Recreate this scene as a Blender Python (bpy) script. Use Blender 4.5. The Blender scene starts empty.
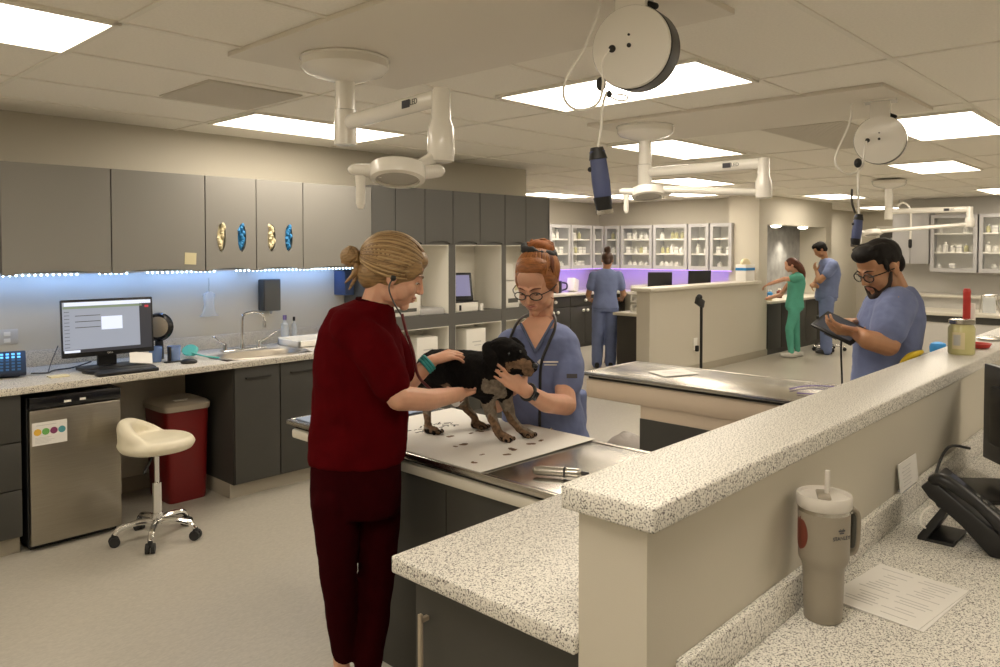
import bpy, bmesh, math, random
from mathutils import Vector, Matrix, Euler
from math import sin, cos, pi, radians
random.seed(7)
SC = bpy.context.scene
COL = SC.collection

# ---------------------------------------------------------------- camera, world, exposure
cd = bpy.data.cameras.new('camera')
cam = bpy.data.objects.new('camera', cd); COL.objects.link(cam)
cam.location = (0, 0, 1.65)
cam.rotation_euler = (pi/2 - 0.0273, 0, 0.7544 - pi/2)
cd.sensor_width = 36; cd.lens = 36*765/1000; cd.shift_y = -0.0635
cd.clip_start = .05; cd.clip_end = 100
SC.camera = cam
SC.view_settings.view_transform = 'Standard'
SC.view_settings.look = 'None'
SC.view_settings.gamma = 1
SC.view_settings.use_curve_mapping = False
SC.view_settings.exposure = 0.08
wd = bpy.data.worlds.new('world'); SC.world = wd; wd.use_nodes = True
wd.node_tree.nodes['Background'].inputs[0].default_value = (.8, .75, .65, 1)
wd.node_tree.nodes['Background'].inputs[1].default_value = 0.05
PANEL_POWER = 10.5
CEIL = 2.492

# ---------------------------------------------------------------- materials
def sock(n, *names):
    for k in names:
        if k in n.inputs: return n.inputs[k]
MATS = {}
def mat(name, col, rough=.6, metal=0, noise=0, nscale=20, bump=0, bscale=200, emit=None, estr=1, trans=0, sss=0, coat=0, spec=None, alpha=1, aniso=None, sheen=0):
    m = bpy.data.materials.new(name); m.use_nodes = True; nt = m.node_tree
    b = nt.nodes['Principled BSDF']
    c4 = (*col, 1)
    b.inputs['Base Color'].default_value = c4
    b.inputs['Roughness'].default_value = rough
    b.inputs['Metallic'].default_value = metal
    if spec is not None: b.inputs['Specular IOR Level'].default_value = spec
    if trans: b.inputs['Transmission Weight'].default_value = trans
    if coat: b.inputs['Coat Weight'].default_value = coat
    if sheen: b.inputs['Sheen Weight'].default_value = sheen
    if alpha < 1: b.inputs['Alpha'].default_value = alpha
    if sss:
        b.inputs['Subsurface Weight'].default_value = sss
        b.inputs['Subsurface Scale'].default_value = .01
    if emit:
        b.inputs['Emission Color'].default_value = (*emit, 1); b.inputs['Emission Strength'].default_value = estr
    tc = nt.nodes.new('ShaderNodeTexCoord')
    if noise:
        n = nt.nodes.new('ShaderNodeTexNoise'); n.inputs['Scale'].default_value = nscale; n.inputs['Detail'].default_value = 4
        nt.links.new(tc.outputs['Object'], n.inputs['Vector'])
        if aniso:
            mp = nt.nodes.new('ShaderNodeMapping'); mp.inputs['Scale'].default_value = aniso
            nt.links.new(tc.outputs['Object'], mp.inputs['Vector']); nt.links.new(mp.outputs[0], n.inputs['Vector'])
        r = nt.nodes.new('ShaderNodeValToRGB')
        r.color_ramp.elements[0].position = .3; r.color_ramp.elements[1].position = .7
        r.color_ramp.elements[0].color = (*[max(0, x*(1-noise)) for x in col], 1)
        r.color_ramp.elements[1].color = (*[min(1, x*(1+noise)) for x in col], 1)
        nt.links.new(n.outputs['Fac'], r.inputs['Fac']); nt.links.new(r.outputs['Color'], b.inputs['Base Color'])
    if bump:
        n2 = nt.nodes.new('ShaderNodeTexNoise'); n2.inputs['Scale'].default_value = bscale; n2.inputs['Detail'].default_value = 3
        nt.links.new(tc.outputs['Object'], n2.inputs['Vector'])
        bp_ = nt.nodes.new('ShaderNodeBump'); bp_.inputs['Strength'].default_value = bump; bp_.inputs['Distance'].default_value = .004
        nt.links.new(n2.outputs['Fac'], bp_.inputs['Height']); nt.links.new(bp_.outputs[0], b.inputs['Normal'])
    MATS[name] = m
    return m

def speckle(name, base, dark, mid, scale=330, thr=(.29, .36)):
    """speckled laminate: small dark and brown grains on a pale ground"""
    m = bpy.data.materials.new(name); m.use_nodes = True; nt = m.node_tree; b = nt.nodes['Principled BSDF']
    b.inputs['Roughness'].default_value = .42
    tc = nt.nodes.new('ShaderNodeTexCoord')
    v = nt.nodes.new('ShaderNodeTexNoise'); v.inputs['Scale'].default_value = scale; v.inputs['Detail'].default_value = 2.5; v.inputs['Roughness'].default_value = .7
    nt.links.new(tc.outputs['Object'], v.inputs['Vector'])
    r = nt.nodes.new('ShaderNodeValToRGB'); e = r.color_ramp.elements
    e[0].position = .39; e[0].color = (*dark, 1); e[1].position = .43; e[1].color = (*mid, 1)
    x = e.new(.455); x.color = (*base, 1); x = e.new(.62); x.color = (*base, 1); x = e.new(.68); x.color = (*[min(1, c*1.15) for c in base], 1)
    nt.links.new(v.outputs['Fac'], r.inputs['Fac'])
    n3 = nt.nodes.new('ShaderNodeTexNoise'); n3.inputs['Scale'].default_value = 2.2; n3.inputs['Detail'].default_value = 2
    nt.links.new(tc.outputs['Object'], n3.inputs['Vector'])
    nt.links.new(r.outputs['Color'], b.inputs['Base Color'])
    MATS[name] = m; return m

WALLC = (.62, .58, .49)
mat('wall_paint', WALLC, .75, bump=.08, bscale=350)
mat('wall_cool', (.60, .58, .54), .7, bump=.08, bscale=350)
mat('pony_paint', (.60, .56, .47), .7, bump=.10, bscale=420)
mat('ceiling_tile', (.95, .91, .82), .95, noise=.03, nscale=90, bump=.12, bscale=260)
mat('grid_metal', (.90, .86, .77), .7)
mat('vent_metal', (.74, .69, .60), .7)
mat('floor_vinyl', (.45, .42, .36), .34, noise=.10, nscale=55, bump=.03, bscale=60, aniso=(1, 2.6, 1))
mat('baseboard', (.42, .38, .30), .6)
mat('cab_dark', (.050, .048, .042), .5, noise=.05, nscale=6)
mat('cab_under', (.05, .046, .04), .6)
mat('cab_mid', (.118, .116, .108), .45)
mat('cab_light', (.26, .25, .23), .42)
mat('cab_seam', (.03, .028, .024), .7)
mat('cab_cream', (.88, .85, .77), .6)
mat('cab_grey', (.50, .49, .49), .4)
mat('steel', (.52, .50, .46), .24, 1, bump=.02, bscale=90)
mat('steel_brushed', (.40, .37, .31), .36, 1, noise=.06, nscale=8, aniso=(1, 1, 40))
mat('chrome', (.8, .8, .8), .12, 1)
mat('brass', (.6, .5, .3), .3, 1)
mat('white_enamel', (.88, .85, .78), .25, coat=.3)
mat('white_plastic', (.88, .86, .80), .4)
mat('apron', (.60, .49, .37), .55)
mat('lens', (.55, .52, .46), .15, trans=.3)
mat('grey_dark', (.10, .10, .09), .4)
mat('black', (.012, .012, .013), .4)
mat('black_gloss', (.01, .01, .012), .18)
mat('rubber', (.02, .02, .02), .8)
mat('navy', (.07, .09, .21), .5)
mat('phone_dark', (.02, .03, .06), .4)
mat('paper', (.82, .80, .76), .9)
mat('ink', (.08, .08, .09), .9)
mat('grey_ink', (.58, .57, .55), .9)
mat('cream_vinyl', (.78, .72, .56), .38)
mat('bin_red', (.17, .005, .005), .4)
mat('bin_lid', (.42, .36, .28), .5)
mat('glass', (.85, .9, .9), .03, alpha=.06, spec=.5)
mat('clear_plastic', (.80, .84, .86), .15, alpha=.42)
mat('teal', (.08, .42, .36), .5)
mat('teal_band', (.05, .36, .36), .5)
mat('red', (.55, .04, .03), .45)
mat('yellow', (.85, .62, .03), .45)
mat('blue', (.03, .25, .6), .45)
mat('bluebox', (.05, .08, .18), .5)
mat('candle', (.62, .58, .27), .35, coat=.6)
mat('tan_metal', (.36, .30, .22), .42, noise=.02, nscale=4)
mat('mug_body', (.30, .265, .21), .38, bump=.02, bscale=900)
mat('translucent', (.72, .68, .62), .3, alpha=.9)
mat('orange_mark', (.16, .035, .02), .5)
mat('note', (.72, .65, .42), .9)
mat('glove_cream', (.75, .66, .42), .8)
mat('glove_blue', (.02, .22, .50), .6)
mat('tile_grey', (.30, .30, .30), .35, noise=.25, nscale=6)
mat('bag', (.24, .21, .19), .4, bump=.5, bscale=40)
mat('mat_blue', (.30, .38, .55), .6)
mat('purple', (.18, .13, .33), .6)
mat('scrub_maroon', (.072, .0015, .003), 1.0, spec=.05, noise=.12, nscale=14, bump=.15, bscale=500, sheen=0)
mat('trouser_maroon', (.026, .001, .002), 1.0, spec=.05, noise=.10, nscale=14, bump=.1, bscale=500, sheen=0)
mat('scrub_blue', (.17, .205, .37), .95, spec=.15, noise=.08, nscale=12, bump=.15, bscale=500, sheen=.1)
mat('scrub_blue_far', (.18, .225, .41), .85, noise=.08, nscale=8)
mat('scrub_green', (.10, .40, .30), .85, noise=.08, nscale=8)
mat('skin', (.58, .33, .215), .5, sss=.12, noise=.05, nscale=22)
mat('skin_pale', (.66, .36, .24), .5, sss=.12, noise=.05, nscale=22)
mat('skin_tan', (.46, .235, .125), .5, sss=.1, noise=.05, nscale=22)
mat('lips', (.46, .17, .13), .45)
mat('eye_white', (.7, .66, .6), .2)
mat('iris', (.04, .05, .05), .2)
mat('hair_blonde', (.30, .185, .080), .45, noise=.42, nscale=26, bump=.5, bscale=120, aniso=(1, 1, 4))
mat('strand_light', (.42, .285, .135), .4)
mat('strand_dark', (.17, .095, .038), .45)
mat('hair_red', (.33, .12, .035), .45, noise=.4, nscale=26, bump=.5, bscale=120, aniso=(1, 1, 4))
mat('strand_red', (.40, .155, .045), .6)
mat('bun_red', (.30, .10, .028), .65, noise=.4, nscale=40, spec=.2)
mat('strand_redd', (.15, .04, .012), .45)
mat('hair_black', (.010, .008, .007), .6, spec=.2, noise=.3, nscale=30, bump=.5, bscale=150)
mat('hair_brown', (.06, .025, .014), .45, noise=.3, nscale=30, bump=.5, bscale=150)
mat('hair_auburn', (.11, .03, .013), .5, noise=.3, nscale=30, bump=.5, bscale=150)
mat('beard', (.03, .018, .013), .7)
mat('fur_black', (.006, .005, .005), .9, spec=.15, noise=.35, nscale=60, bump=.9, bscale=260)
mat('fur_tan', (.17, .10, .055), .8, noise=.5, nscale=70, bump=.8, bscale=260)
mat('fur_grey', (.20, .165, .125), .85, noise=.4, nscale=60, bump=.8, bscale=260)
speckle('laminate', (.80, .775, .71), (.03, .028, .028), (.22, .20, .18), scale=270)
speckle('laminate_far', (.68, .64, .56), (.16, .14, .12), (.38, .34, .28), scale=180)
mat('solid_top', (.68, .64, .55), .35)
mat('panel_glow', (.9, .9, .9), .5, emit=(1, .89, .735), estr=PANEL_POWER)
mat('led_blue', (.8, .9, 1), .5, emit=(.55, .8, 1), estr=14)
mat('led_purple', (.6, .4, 1), .5, emit=(.45, .25, 1), estr=2.5)
mat('spot_glow', (1, 1, 1), .5, emit=(1, .9, .7), estr=14)
mat('screen_grey', (.1, .1, .1), .4, emit=(.30, .33, .40), estr=.9)
mat('screen_white', (.2, .2, .2), .4, emit=(.72, .78, .9), estr=1.0)
mat('screen_green', (.1, .1, .1), .4, emit=(.16, .22, .13), estr=1)
mat('screen_dark', (.02, .02, .02), .3, emit=(.05, .05, .06), estr=.6)
mat('blue_lit_plastic', (.25, .38, .70), .2, alpha=.55)  # clear plastic with the strip's blue light put into its colour
mat('basin_steel', (.42, .38, .32), .42, 1)
mat('screen_red', (.1, .02, .02), .4, emit=(.5, .03, .05), estr=1)
mat('screen_purple', (.1, .1, .12), .3, emit=(.17, .16, .28), estr=1)
mat('key_blue', (.1, .2, .4), .4, emit=(.12, .45, .9), estr=1.6)
mat('key_dim', (.03, .08, .16), .4, emit=(.02, .06, .12), estr=1)
for i, c in enumerate([(.75, .45, .05), (.15, .42, .10), (.22, .04, .12), (.08, .30, .34)]): mat('dot%d' % i, c, .7)

# ---------------------------------------------------------------- mesh builder
def V(*a): return Vector(a[0] if len(a) == 1 else a)
class B:
    def __init__(s): s.bm = bmesh.new()
    def box(s, x0, x1, y0, y1, z0, z1, bev=0, seg=2):
        return s.obox(((x0+x1)/2, (y0+y1)/2, (z0+z1)/2), (x1-x0, y1-y0, z1-z0), None, bev, seg)
    def obox(s, c, size, M=None, bev=0, seg=2):
        T = bmesh.new(); bmesh.ops.create_cube(T, size=1)
        for v in T.verts: v.co = Vector((v.co.x*size[0], v.co.y*size[1], v.co.z*size[2]))
        if bev: bmesh.ops.bevel(T, geom=list(T.edges), offset=min(bev, min(map(abs, size))*.49), segments=seg, affect='EDGES', profile=.5)
        X = Matrix.Translation(V(c)) @ (M.to_4x4() if M else Matrix())
        T.transform(X); s.merge(T); return s
    def merge(s, T):
        me = bpy.data.meshes.new('tmp'); T.to_mesh(me); T.free(); s.bm.from_mesh(me); bpy.data.meshes.remove(me)
    def rings(s, R, closed=False, cap=True):
        """connect a list of vertex rings (lists of Vectors)"""
        vs = [[s.bm.verts.new(p) for p in r] for r in R]; n = len(vs[0])
        m = len(vs)
        for i in range(m if closed else m-1):
            a, b = vs[i], vs[(i+1) % m]
            for k in range(n):
                s.bm.faces.new((a[k], a[(k+1) % n], b[(k+1) % n], b[k]))
        if cap and not closed:
            s.bm.faces.new(list(reversed(vs[0]))); s.bm.faces.new(vs[-1])
        return s
    def tube(s, pts, r, seg=10, closed=False, smooth=0, ends=False, flat=1, flatdir=None):
        pts = [V(p) for p in pts]
        rr = r if isinstance(r, (list, tuple)) else [r]*len(pts)
        if smooth:
            P, Q = [], []; n = len(pts)
            for i in range(n if closed else n-1):
                p0 = pts[(i-1) % n] if (closed or i > 0) else pts[0]
                p1, p2 = pts[i], pts[(i+1) % n]
                p3 = pts[(i+2) % n] if (closed or i+2 < n) else pts[-1]
                for k in range(smooth):
                    t = k/smooth
                    P.append(.5*((2*p1)+(-p0+p2)*t+(2*p0-5*p1+4*p2-p3)*t*t+(-p0+3*p1-3*p2+p3)*t**3))
                    Q.append(rr[i]*(1-t)+rr[(i+1) % n]*t)
            if not closed: P.append(pts[-1]); Q.append(rr[-1])
            pts, rr = P, Q
        n = len(pts); R = []; up = None
        for i, p in enumerate(pts):
            a = pts[(i-1) % n] if (closed or i > 0) else pts[0]
            b = pts[(i+1) % n] if (closed or i < n-1) else pts[-1]
            d = (b-a)
            d = d.normalized() if d.length > 1e-9 else Vector((0, 0, 1))
            if up is None:
                up = Vector((0, 0, 1)) if abs(d.z) < .9 else Vector((1, 0, 0))
                if flatdir is not None: up = V(flatdir)
            u = (up - d*up.dot(d)); u = u.normalized() if u.length > 1e-6 else d.orthogonal().normalized(); up = u
            w = d.cross(u)
            R.append((p, u, w, rr[i], d))
        rings = []
        if ends and not closed:
            p, u, w, q, d = R[0]
            for f in (80, 55, 28):
                a = radians(f); rings.append([p - d*q*sin(a) + (u*flat*cos(2*pi*k/seg)+w*sin(2*pi*k/seg))*q*cos(a) for k in range(seg)])
        for p, u, w, q, d in R: rings.append([p + (u*flat*cos(2*pi*k/seg)+w*sin(2*pi*k/seg))*q for k in range(seg)])
        if ends and not closed:
            p, u, w, q, d = R[-1]
            for f in (28, 55, 80):
                a = radians(f); rings.append([p + d*q*sin(a) + (u*flat*cos(2*pi*k/seg)+w*sin(2*pi*k/seg))*q*cos(a) for k in range(seg)])
        return s.rings(rings, closed)
    def cyl(s, p0, p1, r0, r1=None, seg=20): return s.tube([p0, p1], [r0, r0 if r1 is None else r1], seg)
    def cap(s, p0, r0, p1, r1, seg=12): return s.tube([p0, p1], [r0, r1], seg, ends=True)
    def ell(s, c, r, M=None, u=16, v=12):
        T = bmesh.new(); bmesh.ops.create_uvsphere(T, u_segments=u, v_segments=v, radius=1)
        r = (r, r, r) if not isinstance(r, (tuple, list)) else r
        for q in T.verts: q.co = Vector((q.co.x*r[0], q.co.y*r[1], q.co.z*r[2]))
        T.transform(Matrix.Translation(V(c)) @ (M.to_4x4() if M else Matrix())); s.merge(T); return s
    def lathe(s, prof, c, M=None, seg=28, cap=True):
        M = M or Matrix.Identity(3); c = V(c)
        return s.rings([[c + M @ Vector((r*cos(2*pi*k/seg), r*sin(2*pi*k/seg), z)) for k in range(seg)] for r, z in prof], cap=cap)
    def prism(s, poly, off, bev=0):
        """closed polygon of 3D points, extruded by the vector off"""
        T = bmesh.new(); a = [T.verts.new(V(p)) for p in poly]; b = [T.verts.new(V(p)+V(off)) for p in poly]; n = len(a)
        T.faces.new(list(reversed(a))); T.faces.new(b)
        for k in range(n): T.faces.new((a[k], a[(k+1) % n], b[(k+1) % n], b[k]))
        bmesh.ops.recalc_face_normals(T, faces=T.faces)
        if bev: bmesh.ops.bevel(T, geom=list(T.edges), offset=bev, segments=2, affect='EDGES', profile=.5)
        s.merge(T); return s
    def loft(s, rings, seg=28, power=2.2):
        """rings of (centre, half-vector a, half-vector b)"""
        R = []
        for c, a, b in rings:
            c, a, b = V(c), V(a), V(b); L = []
            for k in range(seg):
                t = 2*pi*k/seg; x, y = cos(t), sin(t)
                x = math.copysign(abs(x)**(2/power), x); y = math.copysign(abs(y)**(2/power), y)
                L.append(c + a*x + b*y)
            R.append(L)
        return s.rings(R)

def tag(o, label=None, cat=None, group=None, kind=None):
    if label: o['label'] = label
    if cat: o['category'] = cat
    if group: o['group'] = group
    if kind: o['kind'] = kind
    return o
def empty(name, loc, label, cat, group=None, rz=0):
    o = bpy.data.objects.new(name, None); COL.objects.link(o); o.location = loc; o.rotation_euler = (0, 0, rz)
    o.empty_display_size = .1
    return tag(o, label, cat, group)
def wmat(o):
    m = Matrix.LocRotScale(o.location, o.rotation_euler.to_quaternion(), o.scale)
    return wmat(o.parent) @ m if o.parent else m
def obj(name, b, m, parent=None, smooth=None, origin=None, local=False):
    """link the builder's mesh as ONE object; world coordinates are turned into the parent's (or the origin's)"""
    bm = b.bm if isinstance(b, B) else b
    bmesh.ops.recalc_face_normals(bm, faces=bm.faces)
    if parent is None and origin is None:
        vs = [v.co for v in bm.verts]
        origin = ((min(v.x for v in vs)+max(v.x for v in vs))/2, (min(v.y for v in vs)+max(v.y for v in vs))/2, min(v.z for v in vs))
    if not local:
        if parent is not None: bm.transform(wmat(parent).inverted())
        if origin is not None and parent is None: bm.transform(Matrix.Translation(-V(origin)))
    me = bpy.data.meshes.new(name); bm.to_mesh(me); bm.free()
    o = bpy.data.objects.new(name, me); COL.objects.link(o)
    me.materials.append(MATS[m])
    if parent is not None: o.parent = parent
    elif origin is not None: o.location = V(origin)
    me.polygons.foreach_set('use_smooth', [True]*len(me.polygons))
    if smooth is None: smooth = 35
    if smooth < 180:
        try: me.set_sharp_from_angle(angle=radians(smooth))
        except Exception: pass
    return o
def struct(name, b, m):
    o = obj(name, b, m); o['kind'] = 'structure'; return o
def dup(root, loc, rz=None, label=None, group=None):
    r = root.copy(); COL.objects.link(r); r.location = loc
    if rz is not None: r.rotation_euler = (0, 0, rz)
    if label: r['label'] = label
    if group: r['group'] = group
    for ch in list(root.children):
        c = ch.copy(); COL.objects.link(c); c.parent = r
        for g in list(ch.children):
            d = g.copy(); COL.objects.link(d); d.parent = c
    return r
def text(name, body, size, loc, M, m, parent, ext=.0006):
    cu = bpy.data.curves.new(name, 'FONT'); cu.body = body; cu.size = size; cu.align_x = 'CENTER'; cu.align_y = 'CENTER'; cu.extrude = ext
    t = bpy.data.objects.new('tmp_text', cu); COL.objects.link(t)
    dg = bpy.context.evaluated_depsgraph_get(); dg.update()
    me = bpy.data.meshes.new_from_object(t.evaluated_get(dg)); bpy.data.objects.remove(t)
    bm = bmesh.new(); bm.from_mesh(me); bm.transform(Matrix.Translation(V(loc)) @ M.to_4x4())
    b = B(); b.bm.free(); b.bm = bm
    return obj(name, b, m, parent)
def axes(xa, za):
    """rotation whose local x is xa and local z as near za as possible"""
    x = V(xa).normalized(); z = V(za); z = (z - x*z.dot(x)).normalized(); y = z.cross(x)
    return Matrix((x, y, z)).transposed()

# ================================================================ THE SETTING
YW = 5.38            # long left wall behind the wet counter
b = B(); b.box(-3, 19, -3.2, 9, -.1, 0); struct('floor', b, 'floor_vinyl')
b = B(); b.box(-3, 19, -3.2, 9, CEIL, CEIL+.1); struct('ceiling', b, 'ceiling_tile')
b = B()
for x in (-2.54, -1.32, -.10, 1.12, 2.38, 3.66, 5.05, 6.55, 8.0, 9.25, 10.5, 11.8, 13.0, 14.3, 15.6):
    b.box(x-.012, x+.012, -3.2, 9, CEIL-.006, CEIL+.001)
for y in (-2.5, -1.9, -1.3, -.7, -.15, .46, 1.07, 1.68, 2.37, 2.985, 3.59, 4.3, 4.92, 5.53, 6.1, 6.75, 7.4, 8.0):
    b.box(-3, 19, y-.012, y+.012, CEIL-.006, CEIL+.001)
struct('trim_1', b, 'grid_metal')
b = B(); b.box(-3, 5.99, YW, YW+.15, 0, CEIL); b.box(5.99, 6.13, YW, 8.45, 0, CEIL); struct('wall_left', b, 'wall_paint')
b = B(); b.box(6.1, 11.85, 8.45, 8.6, 0, CEIL); struct('wall_far_left', b, 'wall_paint')
b = B(); b.box(11.7, 11.85, 5.70, 8.45, 0, CEIL); b.box(11.47, 11.7, 5.665, 5.70, 0, CEIL); struct('wall_back', b, 'wall_paint')
b = B()
b.box(11.18, 11.47, 5.1, 5.36, 0, CEIL); b.box(11.40, 11.47, 5.36, 5.70, 0, CEIL)                       # pillar
b.box(11.47, 14.02, 5.15, 5.30, 2.04, CEIL)                   # header over the recess
b.box(14.02, 14.3, 5.15, 5.95, 0, CEIL)
b.box(11.86, 19, 6.0, 6.12, 0, CEIL)
struct('wall_recess', b, 'wall_paint')
b = B(); b.box(11.47, 14.02, 5.62, 5.66, 0, 2.1); struct('wall_tiled', b, 'tile_grey')
b = B(); b.box(18.2, 18.35, 3.8, 6.0, 0, CEIL); b.box(14.351, 18.2, 3.9, 4.02, 0, CEIL); struct('wall_corridor', b, 'wall_paint')
b = B(); b.box(14.2, 14.35, -3.1, 4.0, 0, CEIL); struct('wall_far_right', b, 'wall_cool')
b = B(); b.box(-3.1, 19, -3.2, -3.05, 0, CEIL); struct('wall_right', b, 'wall_paint')
b = B(); b.box(-3.1, -2.95, -3.2, 5.5, 0, CEIL); struct('wall_near', b, 'wall_paint')
# waist-high wall with speckled cap, and the one far away
b = B(); b.box(1.152, 7.2, .726, .877, 0, 1.157); struct('wall_half', b, 'pony_paint')
o = obj('countertop', B().box(1.13, 7.22, .700, .905, 1.157, 1.205, .006, 3), 'laminate')
tag(o, 'speckled laminate cap on top of the long half wall in front', 'countertop')
b = B(); b.box(8.12, 11.2, 5.1, 5.29, 0, 1.125); struct('wall_half_far', b, 'wall_paint')
o = obj('countertop', B().box(8.06, 11.18, 5.05, 5.34, 1.125, 1.168, .006), 'solid_top')
tag(o, 'pale flat cap on top of the far half wall by the black pole', 'countertop')
b = B(); b.box(8.10, 11.2, 5.085, 5.099, 0, .1); b.box(11.17, 11.47, 5.085, 5.099, 0, .1); struct('baseboard_far', b, 'baseboard')
b = B(); b.box(-3, 6.1, YW-.012, YW, 0, .1); struct('baseboard_left', b, 'baseboard')
# corridor door
b = B(); b.box(18.16, 18.2, 4.55, 4.62, 0, 2.1); b.box(18.16, 18.2, 5.5, 5.57, 0, 2.1); b.box(18.16, 18.2, 4.55, 5.57, 2.1, 2.16); b.box(14.16, 14.2, 3.98, 4.08, 0, 2.15)
struct('trim_2', b, 'white_plastic')
dr = empty('door_1', (18.15, 5.06, 0), None, None); dr['kind'] = 'structure'
obj('door_leaf', B().box(18.165, 18.195, 4.62, 5.5, 0, 2.1), 'cab_dark', dr)
obj('pane', B().box(18.155, 18.165, 4.85, 5.27, 1.0, 1.9), 'tile_grey', dr)
obj('door_handle', B().cap((18.13, 5.42, 1), .012, (18.13, 5.3, 1), .012), 'chrome', dr)

# ---------------------------------------------------------------- ceiling lights
def light_panel(x, y, along='x'):
    t = empty('ceiling_light', (0, 0, CEIL), 'lit rectangular light panel', 'light')
    w, d = (1.2, .59) if along == 'x' else (.59, 1.2)
    f = B()
    for q in (-1, 1):
        f.box(q*w/2-.012, q*w/2+.012, -d/2-.012, d/2+.012, CEIL-.016, CEIL-.001)
        f.box(-w/2, w/2, q*d/2-.012, q*d/2+.012, CEIL-.016, CEIL-.001)
    obj('frame', f, 'grid_metal', t)
    obj('diffuser', B().box(-w/2+.012, w/2-.012, -d/2+.012, d/2-.012, CEIL-.009, CEIL-.002), 'panel_glow', t)
    t.location = (x, y, CEIL)
    return t
lx = light_panel(.51, 3.285); ly = light_panel(3.355, 2.29, 'y')
lx['label'] = 'glowing ceiling panel cut by the top left corner of the photo'
ly['label'] = 'large glowing ceiling panel behind the nearer white cord reel'
G = 'glowing rectangular panels set in the tiled ceiling'
for o in (lx, ly): o['group'] = G
for x, y, l in ((3.0, 4.6, 'glowing ceiling panel behind the nearest white surgical lamp, above the wall cabinets'),
                (5.73, 3.32, 'glowing ceiling panel right behind the ceiling mount of the second surgical lamp'),
                (8.6, 4.8, 'glowing ceiling panel seen just below the upper arm of the second surgical lamp'),
                (5.9, 1.385, 'glowing ceiling panel right beside the farther white cord reel'),
                (8.74, 2.12, 'glowing ceiling panel just below the one beside the farther cord reel'),
                (9.2, 7.5, 'glowing ceiling panel farthest left at the back, over the glass cabinets'),
                (10.35, 6.9, 'glowing ceiling panel behind the round head of the second surgical lamp'),
                (10.3, 5.9, 'glowing ceiling panel above the back counter laptops'),
                (12.5, 4.45, 'glowing ceiling panel in front of the recess with two spotlights'),
                (12.9, 2.2, 'glowing ceiling panel at the right edge above the white wall cabinets'),
                (16.6, 5.0, 'small far glowing panel in the corridor ceiling')):
    dup(lx, (x, y, CEIL), None, l, G)
for x, y in ((-1.5, .4), (.6, .5), (3.3, -1.0), (6.3, -1.6), (-1.8, 3.2), (9.5, -1.6), (11.6, .2)):  # unseen panels, added for illumination
    dup(lx, (x, y, CEIL), None, 'glowing ceiling panel outside the photo, in the unseen part of the room', G)
# return air grilles and mounting panels
def vent(x0, x1, y0, y1, l):
    t = empty('ceiling_vent', ((x0+x1)/2, (y0+y1)/2, CEIL), l, 'vent', 'return air grilles in the ceiling')
    obj('backing', B().box(x0, x1, y0, y1, CEIL-.008, CEIL-.001), 'vent_metal', t)
    f = B(); n = int((y1-y0)/.025)
    for k in range(n): f.obox(((x0+x1)/2, y0+.012+k*.025, CEIL-.011), (x1-x0-.02, .022, .002), Euler((radians(4), 0, 0)).to_matrix())
    obj('grille', f, 'vent_metal', t)
vent(1.79, 2.32, 3.66, 4.24, 'darker louvred grille in the ceiling above the left wall cabinets')
vent(5.15, 6.6, 1.80, 2.36, 'darker louvred grille in the ceiling behind the farther cord reel')
for x0, l in ((1.6, 'smooth white ceiling plate carrying the nearest lamp and cord reel'), (4.15, 'smooth white ceiling plate carrying the second lamp and cord reel')):
    o = obj('mounting_plate', B().box(x0, x0+.93, 1.25, 3.1, CEIL-.022, CEIL-.001, .002), 'ceiling_plain' if 'ceiling_plain' in MATS else 'ceiling_tile')
    tag(o, l, 'ceiling plate', 'smooth plates under the ceiling')
mat('plate_paint', (.82, .77, .68), .8)
for o in bpy.data.objects:
    if o.name.startswith('mounting_plate'): o.data.materials[0] = MATS['plate_paint']
o = tag(obj('sprinkler', B().cyl((3.0, 3.3, CEIL), (3.0, 3.3, CEIL-.012), .035).cyl((3.0, 3.3, CEIL-.012), (3.0, 3.3, CEIL-.05), .01).cyl((3.0, 3.3, CEIL-.05), (3.0, 3.3, CEIL-.054), .018), 'chrome'), 'tiny sprinkler head in the ceiling right of the nearest lamp arm', 'sprinkler')

# ================================================================ LEFT WALL: upper cabinets
YF = 5.0; ZB, ZT = 1.51, 2.145
def notch_door(x0, x1, z0, z1, y, m, holes=(), arch=.022):
    """door slab with an arched finger notch in its lower edge, optional oval openings"""
    n = 16; cx = (x0+x1)/2; hw = (x1-x0)*.40
    pts = [(x0, z1), (x1, z1), (x1, z0)]
    pts += [(cx+hw*cos(pi*k/n), z0+arch*sin(pi*k/n)) for k in range(n+1)]
    pts += [(x0, z0)]
    if not holes:
        return B().prism([(px, y, pz) for px, pz in pts], (0, -.02, 0))
    me_b = B(); edges = []; bm = me_b.bm
    def loop(P):
        vs = [bm.verts.new((px, y-.02, pz)) for px, pz in P]
        for k in range(len(vs)): edges.append(bm.edges.new((vs[k], vs[(k+1) % len(vs)])))
    loop(pts)
    for (hx, hz, rx, rz) in holes:
        loop([(hx+rx*cos(2*pi*k/24), hz+rz*sin(2*pi*k/24)) for k in range(24)])
    bmesh.ops.triangle_fill(bm, use_beauty=True, use_dissolve=False, edges=edges)
    r = bmesh.ops.extrude_face_region(bm, geom=list(bm.faces))
    bmesh.ops.translate(bm, vec=(0, .02, 0), verts=[v for v in r['geom'] if isinstance(v, bmesh.types.BMVert)])
    return me_b
xs = [-.59, .01, .61, 1.21, 1.80, 2.40, 2.775, 3.155, 3.79]
words = ['plain taupe wall cabinet outside the left edge of the photo', 'plain taupe wall cabinet second outside the left edge of the photo',
         'taupe wall cabinet of which only a sliver shows at the left edge', 'wide taupe wall cabinet above the lit computer monitor',
         'wide taupe wall cabinet with a yellow note near its lower edge', 'narrow taupe wall cabinet with two glove openings, left one of the pair',
         'narrow taupe wall cabinet with two glove openings, right one of the pair', 'plain taupe wall cabinet behind the blonde woman']
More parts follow.
